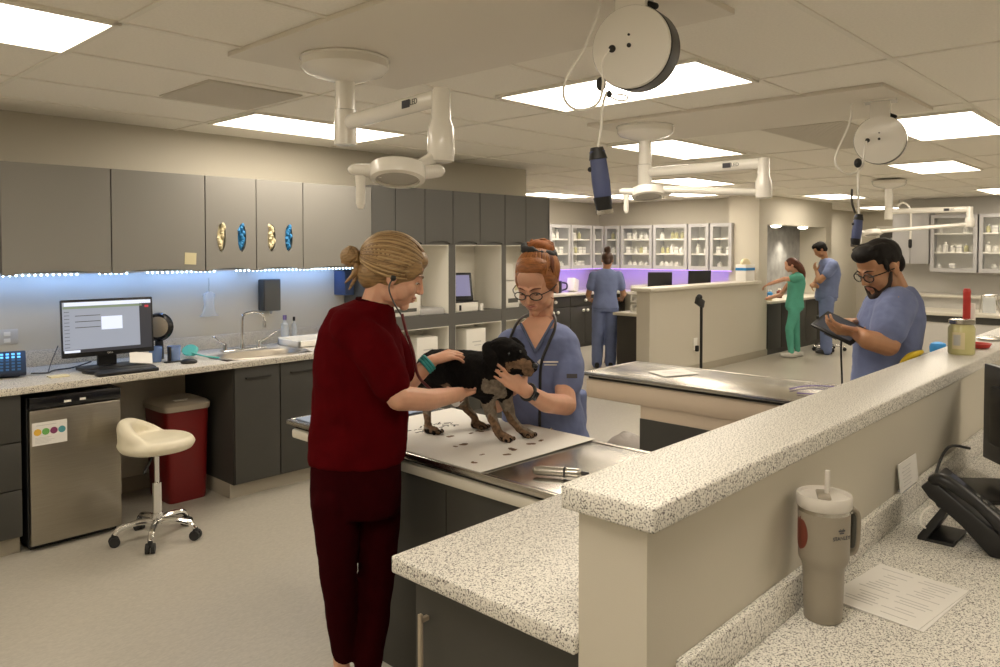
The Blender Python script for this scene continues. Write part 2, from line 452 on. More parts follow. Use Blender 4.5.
gloveholes = {5: ((2.5, 1.727), (2.585, 1.727)), 6: ((2.925-.045, 1.73), (3.02, 1.73))}
gloveholes = {5: (2.515, 2.665), 6: (2.895, 3.035)}
for i in range(2, len(xs)-1):
    x0, x1 = xs[i], xs[i+1]
    t = empty('wall_cabinet', ((x0+x1)/2, YF+.18, ZB), words[i], 'cabinet', 'taupe wall cabinets over the long left counter')
    c = B(); c.box(x0, x0+.018, YF+.002, YW, ZB, ZT); c.box(x1-.018, x1, YF+.002, YW, ZB, ZT); c.box(x0, x1, YF+.002, YW, ZT-.018, ZT); c.box(x0, x1, YF+.002, YW, ZB, ZB+.018); c.box(x0, x1, YW-.02, YW-.002, ZB, ZT)
    obj('body', c, 'cab_light', t)
    hs = [(hx, 1.73, .032, .098) for hx in gloveholes[i]] if i in gloveholes else ()
    obj('door', notch_door(x0+.004, x1-.004, ZB-.012, ZT, YF, 'cab_light', hs), 'cab_light', t)
    for j, (hx, hz, rx, rz) in enumerate(hs):
        # glove box behind the opening, glove bulging out
        cr = j == 0
        g = B(); random.seed(i*10+j)
        for k in range(9):
            a = V(hx+random.uniform(-.014, .014), YF-.004, hz-.075+k*.018)
            g.tube([a, a+V(random.uniform(-.018, .018), -.012, .016), a+V(random.uniform(-.012, .012), -.004, .035)], [.012, .014, .008], 8, smooth=3, ends=True)
        g.ell((hx, YF+.012, hz), (.030, .02, .095))
        o = obj('glove', g, 'glove_cream' if cr else 'glove_blue')
        tag(o, ('cream rubber glove bulging from the left oval opening of the ' if cr else 'blue rubber glove bulging from the right oval opening of the ') + ('left' if i == 5 else 'right') + ' glove cabinet', 'glove')
        bx = obj('glove_box', B().box(hx-.045, hx+.045, YF+.03, YF+.12, hz-.12, hz+.12, .003), 'white_plastic' if cr else 'paper')
        tag(bx, 'white glove box just behind the %s oval opening of the %s glove cabinet' % ('left' if cr else 'right', 'left' if i == 5 else 'right'), 'box')
tag(obj('sticky_note', B().obox((2.295, YF-.0225, 1.587), (.078, .002, .078), Euler((0, radians(3), 0)).to_matrix()), 'note'), 'pale yellow square note stuck on the second wide taupe cabinet', 'note')
# soffit-side LED strip under the taupe cabinets
t = empty('led_strip', (2.2, YF+.02, ZB), 'blue white dotted light strip under the taupe wall cabinets', 'light')
obj('tape', B().box(.61, 3.75, YF+.008, YF+.02, ZB-.008, ZB-.002), 'white_plastic', t)
g = B(); x = .65
while x < 3.74:
    if not (1.62 < x < 1.72 or 1.9 < x < 2.02 or 2.5 < x < 2.62): g.ell((x, YF+.008, ZB-.012), (.0065, .005, .0055), None, 8, 6)
    x += .032
o = obj('diode', g, 'led_blue', t); o['kind'] = 'stuff'
for xa in (1.0, 1.75, 2.5, 3.3):
    L = bpy.data.lights.new('strip_light', 'AREA'); L.shape = 'RECTANGLE'; L.size = .72; L.size_y = .02; L.energy = 1.15; L.color = (.26, .48, 1)
    lo = bpy.data.objects.new('strip_light', L); COL.objects.link(lo); lo.parent = t
    lo.location = Vector((xa, YW-.09, ZB-.012)) - t.location; lo.rotation_euler = (radians(22), 0, 0)

# ---------------------------------------------------------------- wet counter
ZC = .918
o = obj('countertop', B().box(-1.2, 2.40, 4.62, YW-.001, ZC-.04, ZC, .004).box(3.07, 3.79, 4.62, YW-.001, ZC-.04, ZC, .004).box(2.40, 3.07, 4.62, 4.70, ZC-.04, ZC, .004).box(2.40, 3.07, 5.05, YW-.001, ZC-.04, ZC, .004).box(-1.2, 3.79, YW-.02, YW-.001, ZC, ZC+.10, .003), 'laminate_far')
tag(o, 'long speckled countertop with backsplash along the left wall', 'countertop')
t = empty('sink', (2.735, 4.87, ZC), 'oval stainless steel sink set into the left countertop', 'sink')
s = B(); R = []; seg = 32
def oval(rx, ry, z): return [Vector((2.735+math.copysign(abs(cos(2*pi*k/seg))**.8, cos(2*pi*k/seg))*rx, 4.875+math.copysign(abs(sin(2*pi*k/seg))**.8, sin(2*pi*k/seg))*ry, z)) for k in range(seg)]
s.rings([oval(.355, .20, ZC+.001), oval(.350, .195, ZC+.006), oval(.30, .165, ZC+.004), oval(.28, .15, ZC-.02), oval(.255, .135, ZC-.14), oval(.20, .1, ZC-.165), oval(.02, .02, ZC-.17)], cap=False)
obj('basin', s, 'basin_steel', t); obj('drain', B().lathe([(.035, ZC-.166), (.035, ZC-.163), (.01, ZC-.163)], (2.735, 4.875, 0)), 'chrome', t)
t = empty('faucet', (2.74, 5.13, ZC), 'chrome gooseneck faucet with two lever handles behind the oval sink', 'faucet')
f = B(); f.box(2.58, 2.92, 5.10, 5.16, ZC, ZC+.015, .006); f.cyl((2.74, 5.13, ZC), (2.74, 5.13, ZC+.05), .02, .016)
f.tube([(2.74, 5.13, ZC+.04), (2.74, 5.13, ZC+.22), (2.755, 5.12, ZC+.262), (2.80, 5.08, ZC+.278), (2.845, 5.04, ZC+.262), (2.86, 5.03, ZC+.21)], .0095, 10, smooth=5)
f.cyl((2.86, 5.03, ZC+.215), (2.86, 5.03, ZC+.165), .013)
obj('spout', f, 'chrome', t)
for sx in (-1, 1):
    h = B(); x = 2.74+sx*.13; h.cyl((x, 5.13, ZC+.01), (x, 5.13, ZC+.06), .018, .013); h.tube([(x, 5.13, ZC+.055), (x+sx*.06, 5.10, ZC+.085), (x+sx*.11, 5.08, ZC+.12)], [.009, .007, .010], 8, smooth=4, ends=True)
    obj('handle', h, 'chrome', t)
# base units
def base_unit(x0, x1, doors, drawers, l, yf=4.66):
    t = empty('base_cabinet', ((x0+x1)/2, 4.95, 0), l, 'cabinet', 'dark base cabinets under the left counter')
    obj('body', B().box(x0, x1, yf+.02, YW-.002, .1, ZC-.04), 'cab_under', t); obj('plinth', B().box(x0, x1, yf+.07, YW-.02, 0, .1), 'baseboard', t)
    w = (x1-x0)/doors; H = ZC-.045-.105
    for d in range(doors):
        a, c = x0+d*w+.004, x0+(d+1)*w-.004
        if drawers:
            for k in range(3):
                z0 = .105+k*H/3+.003; z1 = .105+(k+1)*H/3-.003
                o = obj('drawer', B().box(a, c, yf, yf+.02, z0, z1, .002), 'cab_dark', t)
                obj('pull', B().box((a+c)/2-.05, (a+c)/2+.05, yf-.022, yf-.014, z1-.045, z1-.037, .002).box((a+c)/2-.048, (a+c)/2-.04, yf-.02, yf, z1-.045, z1-.037).box((a+c)/2+.04, (a+c)/2+.048, yf-.02, yf, z1-.045, z1-.037), 'cab_seam', o)
        else:
            o = obj('door', B().box(a, c, yf, yf+.02, .108, ZC-.048, .002), 'cab_dark', t)
            obj('pull', B().box(a+w*.22, c-w*.22, yf-.02, yf-.010, ZC-.125, ZC-.113, .002).box(a+w*.22, a+w*.22+.01, yf-.012, yf, ZC-.125, ZC-.113).box(c-w*.22-.01, c-w*.22, yf-.012, yf, ZC-.125, ZC-.113), 'cab_seam', o)
    return t
base_unit(.55, 1.215, 1, True, 'dark drawer cabinet left of the small refrigerator')
base_unit(2.43, 3.10, 2, False, 'dark two door cabinet below the oval sink')
base_unit(3.10, 3.79, 2, False, 'dark two door cabinet between sink cabinet and tall shelving')
# small refrigerator
t = empty('refrigerator', (1.48, 5.0, 0), 'small stainless steel refrigerator with black top under the left counter', 'refrigerator')
obj('body', B().box(1.245, 1.725, 4.70, 5.25, .02, .845, .008).box(1.26, 1.71, 4.72, 5.2, 0, .02), 'black', t)
obj('door', B().box(1.25, 1.72, 4.655, 4.70, .035, .775, .006, 3), 'steel_brushed', t)
o = obj('top_panel', B().box(1.25, 1.72, 4.65, 4.70, .782, .845, .004), 'black_gloss', t)
obj('badge', B().box(1.42, 1.455, 4.648, 4.65, .80, .812).box(1.50, 1.53, 4.648, 4.65, .802, .815), 'white_plastic', o)
t = empty('safety_sticker', (1.345, 4.654, .56), 'white label with four coloured dots on the refrigerator door', 'sticker')
obj('sheet', B().obox((1.347, 4.653, .645), (.172, .002, .125), None), 'paper', t)
for k in range(4): obj('dot', B().cyl((1.287+k*.040, 4.652, .655), (1.287+k*.040, 4.6505, .655), .0185, seg=20), 'dot%d' % k, t)
g = B()
for k in range(5): g.box(1.275, 1.34+.015*(k % 3), 4.6505, 4.652, .595+k*.007, .597+k*.007)
g.box(1.28, 1.38, 4.6505, 4.652, .69, .693); obj('print', g, 'grey_ink', t)
# red bin
t = empty('step_bin', (2.15, 5.05, 0), 'dark red plastic bin with beige lid under the left counter', 'bin')
bb = B(); bb.loft([((2.23, 5.06, 0), (.125, 0, 0), (0, .16, 0)), ((2.23, 5.06, .02), (.13, 0, 0), (0, .165, 0)), ((2.225, 5.06, .60), (.15, 0, 0), (0, .18, 0))], 28, 8)
obj('bucket', bb, 'bin_red', t)
bb = B(); bb.loft([((2.225, 5.06, .60), (.163, 0, 0), (0, .193, 0)), ((2.225, 5.06, .635), (.167, 0, 0), (0, .197, 0)), ((2.225, 5.06, .65), (.15, 0, 0), (0, .18, 0)), ((2.225, 5.06, .655), (.11, 0, 0), (0, .14, 0))], 28, 6)
obj('lid', bb, 'bin_lid', t)
obj('lettering', B().box(2.17, 2.25, 4.95, 4.965, .655, .657).box(2.17, 2.27, 4.98, 4.992, .655, .657), 'white_plastic', t)
# stool
sx, sy = 1.81, 4.38
t = empty('rolling_stool', (sx, sy, 0), 'cream swivel stool with low back and five casters in front of the red bin', 'stool')
st = B()
# bean seat, back lip towards the left
st.loft([((sx, sy, .535), (.12, 0, 0), (0, .12, 0)), ((sx, sy, .545), (.185, 0, 0), (0, .175, 0)), ((sx, sy, .58), (.205, 0, 0), (0, .195, 0)), ((sx, sy, .612), (.185, 0, 0), (0, .18, 0)), ((sx, sy, .622), (.10, 0, 0), (0, .10, 0))], 32, 2.3)
bk = []
for k in range(13):
    a = radians(90+(k-6)*13) ; wgt = cos((k-6)/6.3*pi/2)
    bk.append((V(sx+cos(a+radians(55))*.165, sy+sin(a+radians(55))*.155, .60+.085*wgt), .030+.012*wgt))
st.tube([p for p, r in bk], [r for p, r in bk], 12, smooth=3, ends=True)
for k in range(0, 13):
    p, r = bk[k]; st.tube([(p.x, p.y, .575), p], [.036, r], 10, ends=True)
st.bm.transform(Matrix.Translation((0, 0, -.03)))
so = obj('seat', st, 'cream_vinyl', t, 60)
rm = so.modifiers.new('remesh', 'REMESH'); rm.mode = 'VOXEL'; rm.voxel_size = .008; rm.use_smooth_shade = True
sm = so.modifiers.new('smooth', 'SMOOTH'); sm.iterations = 12; sm.factor = .6
obj('lever', B().tube([(sx-.02, sy-.03, .53), (sx-.07, sy-.09, .48), (sx-.12, sy-.13, .43)], [.006, .006, .009], 8, smooth=3, ends=True), 'black', t)
obj('column', B().cyl((sx, sy, .32), (sx, sy, .54), .014).cyl((sx, sy, .13), (sx, sy, .325), .025), 'chrome', t)
obj('hub', B().cyl((sx, sy, .09), (sx, sy, .15), .034, .030), 'chrome', t)
for k in range(5):
    a = radians(22+72*k); d = V(cos(a), sin(a), 0); p = V(sx, sy, 0)
    lg = obj('leg', B().tube([p+d*.02+V(0, 0, .105), p+d*.10+V(0, 0, .112), p+d*.19+V(0, 0, .095), p+d*.222+V(0, 0, .062)], [.020, .018, .016, .013], 10, smooth=4, ends=True), 'chrome', t)
    w = d.cross(V(0, 0, 1)); c = p+d*.222+V(0, 0, .028)
    obj('caster', B().cyl(c-w*.024, c-w*.005, .028).cyl(c+w*.005, c+w*.024, .028).cap(c+V(0, 0, .02), .016, c+V(0, 0, .034), .014), 'rubber', lg)

# ---------------------------------------------------------------- things on the left counter
t = empty('desk_phone', (1.24, 5.05, ZC), 'dark desk phone with glowing blue keys at the left edge of the counter', 'phone')
M = Euler((radians(32), 0, radians(-14))).to_matrix(); c = V(1.22, 5.05, ZC+.075)
obj('base', B().obox(c, (.24, .20, .03), M, .008).obox((1.22, 5.08, ZC+.03), (.2, .12, .06), Euler((0, 0, radians(-14))).to_matrix(), .01), 'phone_dark', t)
g = B(); h = B()
for r in range(6):
    for k in range(6):
        (g if r > 3 and k > 1 else h).obox(c + M @ V(-.055+.028*k, -.075+.028*r, .017), (.016, .014, .004), M, .001)
obj('lit_key', g, 'key_blue', t); obj('keypad', h, 'key_dim', t)
obj('handset', B().tube([c+M @ V(-.095, -.09, .03), c+M @ V(-.095, 0, .045), c+M @ V(-.095, .09, .03)], [.022, .018, .022], 10, smooth=4, ends=True), 'black', t)
# monitor
t = empty('computer_monitor', (1.78, 4.93, ZC), 'black computer monitor with a grey window lit on the left counter', 'monitor')
M = Euler((radians(-4), 0, radians(-2))).to_matrix(); c = V(1.768, 4.96, 1.175)
obj('bezel', B().obox(c, (.525, .03, .345), M, .006), 'black', t)
def on(x, z, w, h, d=-.0165): return (c + M @ V(x, d, z), (w, .002, h), M)
s = B(); s.obox(*on(-.022, .015, .47, .285)); scr = obj('screen', s, 'screen_grey', t)
obj('taskbar', B().obox(*on(0, -.135, .495, .020, -.018)), 'screen_dark', scr)
obj('title_bar', B().obox(*on(0, .145, .495, .022, -.018)).obox(*on(.01, .145, .3, .01, -.0181)), 'screen_white', scr)
obj('menu_bar', B().obox(*on(-.03, .125, .45, .014, -.018)), 'screen_green', scr)
obj('side_bar', B().obox(*on(.213, .005, .070, .262, -.018)), 'screen_dark', scr)
obj('red_mark', B().obox(*on(.222, .115, .022, .014, -.0195)), 'screen_red', scr)
obj('dialog', B().obox(*on(.015, .025, .12, .08, -.019)), 'screen_white', scr)
obj('start_bar', B().obox(*on(-.21, -.135, .085, .014, -.0195)), 'screen_white', scr)
g = B()
for k in range(11): g.obox(*on(-.235, .10-k*.021, .028, .003, -.0182))
for k in range(3): g.obox(*on(-.12, .075-k*.035, .14, .004, -.0182))
obj('text_line', g, 'grey_dark', scr)
obj('stand', B().obox(c+V(0, .035, -.17), (.11, .03, .2), None, .006), 'black', t)
obj('foot', B().prism([(1.60, 4.85, ZC), (1.60, 5.03, ZC), (1.95, 5.03, ZC), (1.98, 4.85, ZC)], (0, 0, .022), .005).prism([(1.62, 4.74, ZC), (1.58, 4.86, ZC), (1.98, 4.86, ZC), (1.96, 4.73, ZC)], (0, 0, .018), .004), 'black', t)
text('maker_mark', 'DELL', .014, c+M @ V(0, -.0165, -.158), M @ Euler((pi/2, 0, 0)).to_matrix(), 'grey_ink', t)
tag(obj('keyboard_tray', B().box(1.60, 1.94, 4.64, 4.72, ZC, ZC+.02, .005), 'black'), 'thin black keyboard at the counter edge before the monitor', 'keyboard')
o = obj('leaflet', B().obox((1.93, 4.885, ZC+.055), (.13, .004, .10), Euler((radians(-55), radians(8), radians(-15))).to_matrix()), 'screen_white'); tag(o, 'bright bluish card propped under the lower right of the monitor', 'card'); o.data.materials[0] = MATS['paper']
t = empty('helmet_lens', (2.13, 5.10, ZC), 'round dark brown lens shaped object standing behind the pen cups', 'round device')
M = Euler((radians(84), 0, radians(-40))).to_matrix()
obj('ring', B().lathe([(.05, -.035), (.085, -.03), (.095, 0), (.085, .02), (.06, .025), (.055, .01), (.03, .012)], (2.14, 5.12, ZC+.215), M), 'black_gloss', t)
obj('face', B().lathe([(.065, .018), (.068, .028), (.045, .034), (.02, .036)], (2.14, 5.12, ZC+.215), M), 'tan_metal', t)
obj('stem', B().cyl((2.15, 5.14, ZC), (2.15, 5.14, ZC+.14), .03, .025), 'black', t)
for k, (x, y, l) in enumerate(((2.075, 5.02, 'clear cup, blue light put into its colour, nearest the monitor on the left counter'), (2.175, 4.97, 'clear cup, blue light put into its colour, nearest the computer mouse on the left counter'))):
    t = empty('clear_cup', (x, y, ZC), l, 'cup', 'clear cups beside the monitor')
    obj('wall', B().lathe([(.036, 0), (.043, .10), (.041, .10), (.034, .006)], (x, y, ZC), cap=True, seg=20), 'blue_lit_plastic', t)
    obj('content', B().lathe([(.031, .008), (.034, .075)], (x, y, ZC), seg=16), 'paper' if k else 'bluebox', t)
tag(obj('pen_stand', B().box(2.125, 2.14, 4.93, 4.96, ZC, ZC+.1, .003).box(2.09, 2.2, 4.90, 4.93, ZC, ZC+.008, .003), 'black'), 'small black upright holder between the two clear cups', 'holder')
tag(obj('computer_mouse', B().ell((2.19, 4.79, ZC+.012), (.034, .052, .02), Euler((0, 0, radians(60))).to_matrix()), 'black'), 'small black computer mouse on the left counter', 'mouse')
t = empty('scoop', (2.36, 4.95, ZC), 'teal plastic scoop lying beside the oval sink', 'scoop')
obj('bowl', B().loft([((2.335, 5.06, ZC+.02), (.02, 0, 0), (0, .03, .01)), ((2.325, 5.055, ZC+.045), (.05, 0, .02), (0, .052, .02)), ((2.315, 5.06, ZC+.055), (.045, 0, .02), (0, .046, .02))], 20, 2), 'teal', t)
obj('handle', B().tube([(2.32, 5.02, ZC+.035), (2.35, 4.92, ZC+.02), (2.41, 4.84, ZC+.01)], [.011, .009, .011], 10, smooth=4, ends=True, flat=.5), 'teal', t)
tag(obj('sticky_pad', B().box(1.40, 1.50, 4.80, 4.88, ZC, ZC+.008, .002), 'note'), 'pale yellow pad on the counter left of the monitor foot', 'note pad')
tag(obj('power_cable', B().tube([(1.36, 5.02, ZC+.01), (1.44, 5.0, ZC+.006), (1.50, 5.08, ZC+.006), (1.6, 5.08, ZC+.01), (1.72, 5.12, ZC+.03)], .004, 8, smooth=6).tube([(1.44, 4.99, ZC+.006), (1.52, 5.2, ZC+.04), (1.6, 5.34, ZC+.12)], .003, 8, smooth=6), 'black'), 'black cables lying between the desk phone and the monitor', 'cable')
# wall things
t = empty('soap_dispenser', (3.07, YW-.05, 1.16), 'dark wall mounted soap dispenser right of the faucet', 'dispenser')
obj('case', B().box(3.01, 3.145, YW-.10, YW-.001, 1.175, 1.42, .008), 'tan_metal', t).data.materials[0] = MATS['cab_mid']
obj('side', B().box(3.004, 3.0105, YW-.095, YW-.01, 1.18, 1.415, .002), 'cab_dark', t)
obj('nozzle', B().cyl((3.08, YW-.06, 1.18), (3.08, YW-.06, 1.15), .014, .008), 'clear_plastic', t)
t = empty('fluid_bag', (2.60, YW-.04, 1.14), 'clear hanging fluid bag on the wall below the yellow note', 'fluid bag')
obj('bag', B().loft([((2.60, YW-.03, 1.34), (.018, 0, 0), (0, .008, 0)), ((2.60, YW-.03, 1.32), (.045, 0, 0), (0, .014, 0)), ((2.60, YW-.03, 1.25), (.036, 0, 0), (0, .02, 0)), ((2.60, YW-.03, 1.19), (.05, 0, 0), (0, .016, 0)), ((2.60, YW-.03, 1.16), (.075, 0, 0), (0, .006, 0))], 20, 2.4), 'clear_plastic', t)
obj('hook', B().tube([(2.60, YW, 1.43), (2.60, YW-.03, 1.44), (2.60, YW-.03, 1.34)], .002, 6), 'chrome', t)
for x, l in ((1.16, 'beige wall outlet above the desk phone'), (1.33, 'beige wall outlet between the desk phone and the monitor')):
    t = empty('wall_outlet', (x, YW, 1.1), l, 'outlet', 'outlets over the left counter')
    obj('plate', B().box(x-.06, x+.06, YW-.008, YW-.0005, 1.07, 1.16, .003), 'wall_cool', t)
    obj('socket', B().box(x-.018, x+.018, YW-.011, YW-.008, 1.08, 1.105, .002).box(x-.018, x+.018, YW-.011, YW-.008, 1.12, 1.145, .002), 'white_plastic', t)
t = empty('drying_tray', (3.3, 5.1, ZC), 'white tray with small bottles right of the sink', 'tray')
obj('tray', B().box(3.08, 3.6, 4.93, 5.22, ZC, ZC+.012, .004).box(3.08, 3.6, 5.20, 5.22, ZC, ZC+.06, .004).box(3.08, 3.1, 4.93, 5.22, ZC, ZC+.05, .004).box(3.58, 3.6, 4.93, 5.22, ZC, ZC+.05, .004).box(3.08, 3.6, 4.93, 4.95, ZC, ZC+.05, .004), 'white_plastic', t)
def bottle(name, x, y, z, r, h, m, mc, l, g=None, cat='bottle'):
    t = empty(name, (x, y, z), l, cat, g)
    obj('body', B().lathe([(r*.9, 0), (r, .01), (r, h*.68), (r*.45, h*.78), (r*.4, h*.86)], (x, y, z), seg=16), m, t)
    obj('cap', B().lathe([(r*.5, h*.84), (r*.5, h), (r*.3, h)], (x, y, z), seg=14), mc, t)
    return t
bottle('spray_bottle', 3.17, 5.27, ZC, .03, .22, 'clear_plastic', 'purple', 'clear bottle with purple cap behind the white tray')
bottle('spray_bottle', 3.27, 5.30, ZC, .02, .20, 'clear_plastic', 'black', 'slim bottle with dark cap beside the purple capped one')
bottle('small_bottle', 3.36, 5.08, ZC+.012, .022, .09, 'white_plastic', 'purple', 'short bottle with purple cap inside the white tray')
bottle('small_bottle', 3.50, 5.10, ZC+.012, .022, .09, 'clear_plastic', 'teal', 'short bottle with teal cap inside the white tray')
bottle('small_bottle', 3.43, 5.02, ZC+.012, .022, .08, 'white_plastic', 'red', 'short bottle with red cap inside the white tray')
tag(obj('towel_box', B().box(3.70, 3.79-.002, 5.22, YW-.001, 1.27, 1.47, .004), 'bluebox'), 'dark blue dispenser box on the wall behind the blonde bun', 'dispenser')

# ================================================================ TALL SHELVING at the end of the left wall
t = empty('tall_shelving', (4.93, 5.1, 0), 'tall dark grey cabinet wall with doors above and cream open cubbies below', 'shelving')
YT = YW-.004
c = B(); Y0 = 5.02
for x0, x1 in ((3.80, 3.83), (4.655, 4.735), (5.345, 5.405), (6.02, 6.06)): c.box(x0, x1, 5.0, YT, .1, 1.69)
for z0, z1 in ((.965, 1.075), (.56, .60), (.1, .16)): c.box(3.801, 6.059, 5.003, YT-.001, z0, z1)
c.box(3.80, 6.06, Y0+.002, YT, 1.69, 1.71).box(3.80, 3.82, Y0, YT, 1.69, 2.17).box(6.04, 6.06, 5.0, YT, 1.69, 2.17).box(3.80, 6.06, Y0+.004, YT, 1.71, 2.168).box(3.80, 6.06, 5.06, YT, 0, .1)
obj('carcass', c, 'cab_mid', t)
f = B()
for x0, x1 in ((3.831, 4.654), (4.736, 5.344), (5.406, 6.019)):
    for z0, z1 in ((1.076, 1.689), (.601, .964)):
        f.box(x0, x1, YT-.012, YT-.002, z0, z1).box(x0, x0+.006, 5.004, YT, z0, z1).box(x1-.006, x1, 5.004, YT, z0, z1).box(x0, x1, 5.004, YT, z1-.008, z1-.001)
obj('lining', f, 'cab_cream', t)
xs2 = [3.80, 4.05, 4.375, 4.706, 5.05, 5.39, 5.695, 6.055]
for i in range(7):
    obj('door', notch_door(xs2[i]+.004, xs2[i+1]-.004, 1.695, 2.17, Y0, 'cab_mid', (), .028), 'cab_mid', t)
for x0, x1 in ((3.83, 4.24), (4.245, 4.655), (4.735, 5.04), (5.045, 5.345), (5.405, 5.71), (5.715, 6.02)):
    obj('lower_door', B().box(x0+.003, x1-.003, 4.982, 5.0, .165, .555, .002), 'cab_dark', t)
# analysers and boxes on the shelves
def printer(x, y, z, w, d, h, l, m='white_plastic'):
    t = empty('bench_device', (x, y, z), l, 'device', 'pale devices on the shelves')
    obj('housing', B().box(x-w/2, x+w/2, y-d/2, y+d/2, z, z+h*.62, .012).obox((x-.01, y+.02, z+h*.8), (w*.86, d*.7, h*.4), Euler((radians(-9), 0, 0)).to_matrix(), .012), m, t)
    obj('slot', B().box(x-w*.35, x+w*.35, y-d/2-.003, y-d/2+.004, z+h*.12, z+h*.22), 'grey_dark', t)
    obj('label', B().box(x+w*.12, x+w*.36, y-d/2-.002, y-d/2+.004, z+h*.40, z+h*.52), 'note', t)
    return t
printer(4.20, 5.17, 1.075, .34, .24, .30, 'tall pale device on the shelf right beside the blonde woman face')
tag(obj('lab_tray', B().box(4.36, 4.62, 5.02, 5.30, 1.075, 1.125, .006).box(4.37, 4.61, 5.03, 5.29, 1.125, 1.13, .003), 'cab_grey'), 'low grey blue box in front of the tall pale device', 'box')
t = empty('analyser', (4.91, 5.15, 1.075), 'white desktop analyser with tilted black tablet screen in the middle cubby', 'device')
obj('housing', B().box(4.765, 5.05, 5.02, 5.30, 1.075, 1.16, .012), 'white_plastic', t)
obj('port', B().box(4.80, 4.825, 5.015, 5.022, 1.09, 1.14, .003).box(4.755, 5.06, 5.03, 5.29, 1.16, 1.168, .003), 'black', t)
M = Euler((radians(-16), 0, radians(-26))).to_matrix(); c = V(4.905, 5.13, 1.30)
s = obj('tablet', B().obox(c, (.255, .018, .27), M, .008), 'black', t)
obj('display', B().obox(c+M @ V(0, -.0095, .01), (.205, .002, .20), M), 'screen_purple', s)
tag(obj('paper_roll', B().cyl((5.11, 5.05, 1.075), (5.11, 5.05, 1.14), .025).cyl((5.11, 5.05, 1.14), (5.11, 5.05, 1.141), .009), 'white_plastic'), 'small white roll right of the analyser with the tablet', 'roll')
printer(5.56, 5.17, 1.075, .20, .24, .42, 'tall narrow pale device in the cubby left of the red haired woman')
for x, y, z, w, h, l in ((4.42, 5.12, .60, .24, .28, 'white carton on the lower shelf behind the dog back'), (5.02, 5.12, .60, .25, .31, 'white carton on the lower shelf directly below the analyser'), (4.05, 5.14, .60, .26, .20, 'low white carton on the lower shelf nearest the left counter')):
    t = empty('carton', (x, y, z), l, 'box', 'white cartons on the lower shelf')
    obj('body', B().box(x-w/2, x+w/2, y-.1, y+.1, z, z+h, .004), 'white_plastic', t)
    obj('print', B().box(x-w*.2, x+w*.25, y-.102, y-.1, z+h*.6, z+h*.63).box(x-w*.1, x+w*.25, y-.102, y-.1, z+h*.5, z+h*.52), 'grey_ink', t)

# ================================================================ EXAM TABLES
TZ = .88
def exam_table(x0, x1, y0, y1, ybase, l, low):
    t = empty('exam_table', ((x0+x1)/2, (y0+y1)/2, 0), l, 'table', 'stainless steel topped treatment tables')
    s = B(); s.box(x0, x1, y0, y1, TZ-.024, TZ-.003, .004)
    for a in ((x0, x0+.022, y0, y1), (x1-.022, x1, y0, y1), (x0, x1, y1-.022, y1), (x0, x1, y0, y0+.022)): s.box(*a, TZ-.006, TZ, .003)
    obj('steel_top', s, 'steel', t)
    obj('shadow_strip', B().box(x0+.03, x1-.03, y0+.01, y1-.03, TZ-.045, TZ-.022), 'cab_seam', t)  # dark strip put in for the shadow line under the steel lip
    zb = .72 if low else .795
    a = obj('apron', B().box(x0+.012, x1-.012, y0+.005, y1-.02, zb, TZ-.042, .012), 'apron' if low else 'solid_top', t)
    if low:
        obj('upper_base', B().box(x0+.02, x1-.05, y0+.005, ybase, .645, zb+.002), 'apron', t)
        obj('lower_base', B().box(x0+.012, x1-.05, y0+.005, ybase, 0, .645), 'cab_dark', t)
    else:
        o = obj('base_cabinet_body', B().box(x0+.03, x1-.05, y0+.005, ybase, 0, zb+.002), 'cab_dark', t)
        g = B()
        for k in range(1, 4): yy = y0+(ybase-y0)*k/4; g.box(x0+.027, x0+.031, yy-.002, yy+.002, .1, zb-.02)
        obj('door_gap', g, 'cab_seam', t)
    return t
exam_table(1.85, 2.50, .88, 3.07, 2.42, 'steel treatment table under the dog, covered with white paper', False)
exam_table(3.85, 4.47, .88, 2.91, 2.49, 'empty steel treatment table behind the red haired woman, beige sides', True)
# paper, print and paw marks
t = empty('paper_sheet', (2.18, 2.23, TZ), 'large white paper sheet with dark paw marks under the dog', 'paper')
obj('sheet', B().obox((2.185, 2.26, TZ+.003), (.645, .86, .003), Euler((0, 0, radians(-1))).to_matrix()), 'paper', t)
g = B(); random.seed(3)
def smudge(x, y, r, n=5):
    for k in range(n):
        a = random.uniform(0, 6.28); q = r*random.uniform(0, 1)
        g.lathe([(r*random.uniform(.25, .6), TZ+.0046), (r*.2, TZ+.0056)], (x+cos(a)*q*1.2, y+sin(a)*q*.7, 0), seg=9)
for p in ((2.017, 1.988, 0.883), (2.076, 1.925, 0.883), (1.921, 1.934, 0.883), (2.261, 2.252, 0.883), (2.214, 2.251, 0.883), (2.067, 2.147, 0.883), (2.165, 1.956, 0.883), (2.324, 1.965, 0.883), (2.122, 2.275, 0.883), (2.027, 2.145, 0.883), (2.261, 1.963, 0.883)):
    smudge(p[0], p[1], random.uniform(.008, .026))
o = obj('stain', g, 'fur_tan', t); o['kind'] = 'stuff'
g = B()
for k in range(36):
    px = random.uniform(0, 1); py = random.uniform(0, 1)
    x = 2.02+.28*px; y = 2.50-.10*py
    g.obox((x, y, TZ+.005), (random.uniform(.012, .035), random.uniform(.003, .008), .0012), Euler((0, 0, random.uniform(-.9, .9))).to_matrix())
o = obj('print', g, 'ink', t); o['kind'] = 'stuff'
tag(obj('table_mat', B().box(1.88, 2.46, 2.74, 3.04, TZ-.002, TZ+.004, .002), 'mat_blue'), 'blue mat at the left end of the dog treatment table', 'mat')
t = empty('otoscope', (2.04, 1.65, TZ), 'ribbed silver handled instrument lying on the steel table before the paper', 'instrument')
p0, p1 = V(*(1.965, 1.675, 0.9)), V(*(2.031, 1.554, 0.9)); d = (p1-p0).normalized()
g = B(); g.cap(p0, .016, p1, .016)
for k in range(9): q = p0+(p1-p0)*(.1+.08*k); g.cyl(q-d*.002, q+d*.002, .0175)
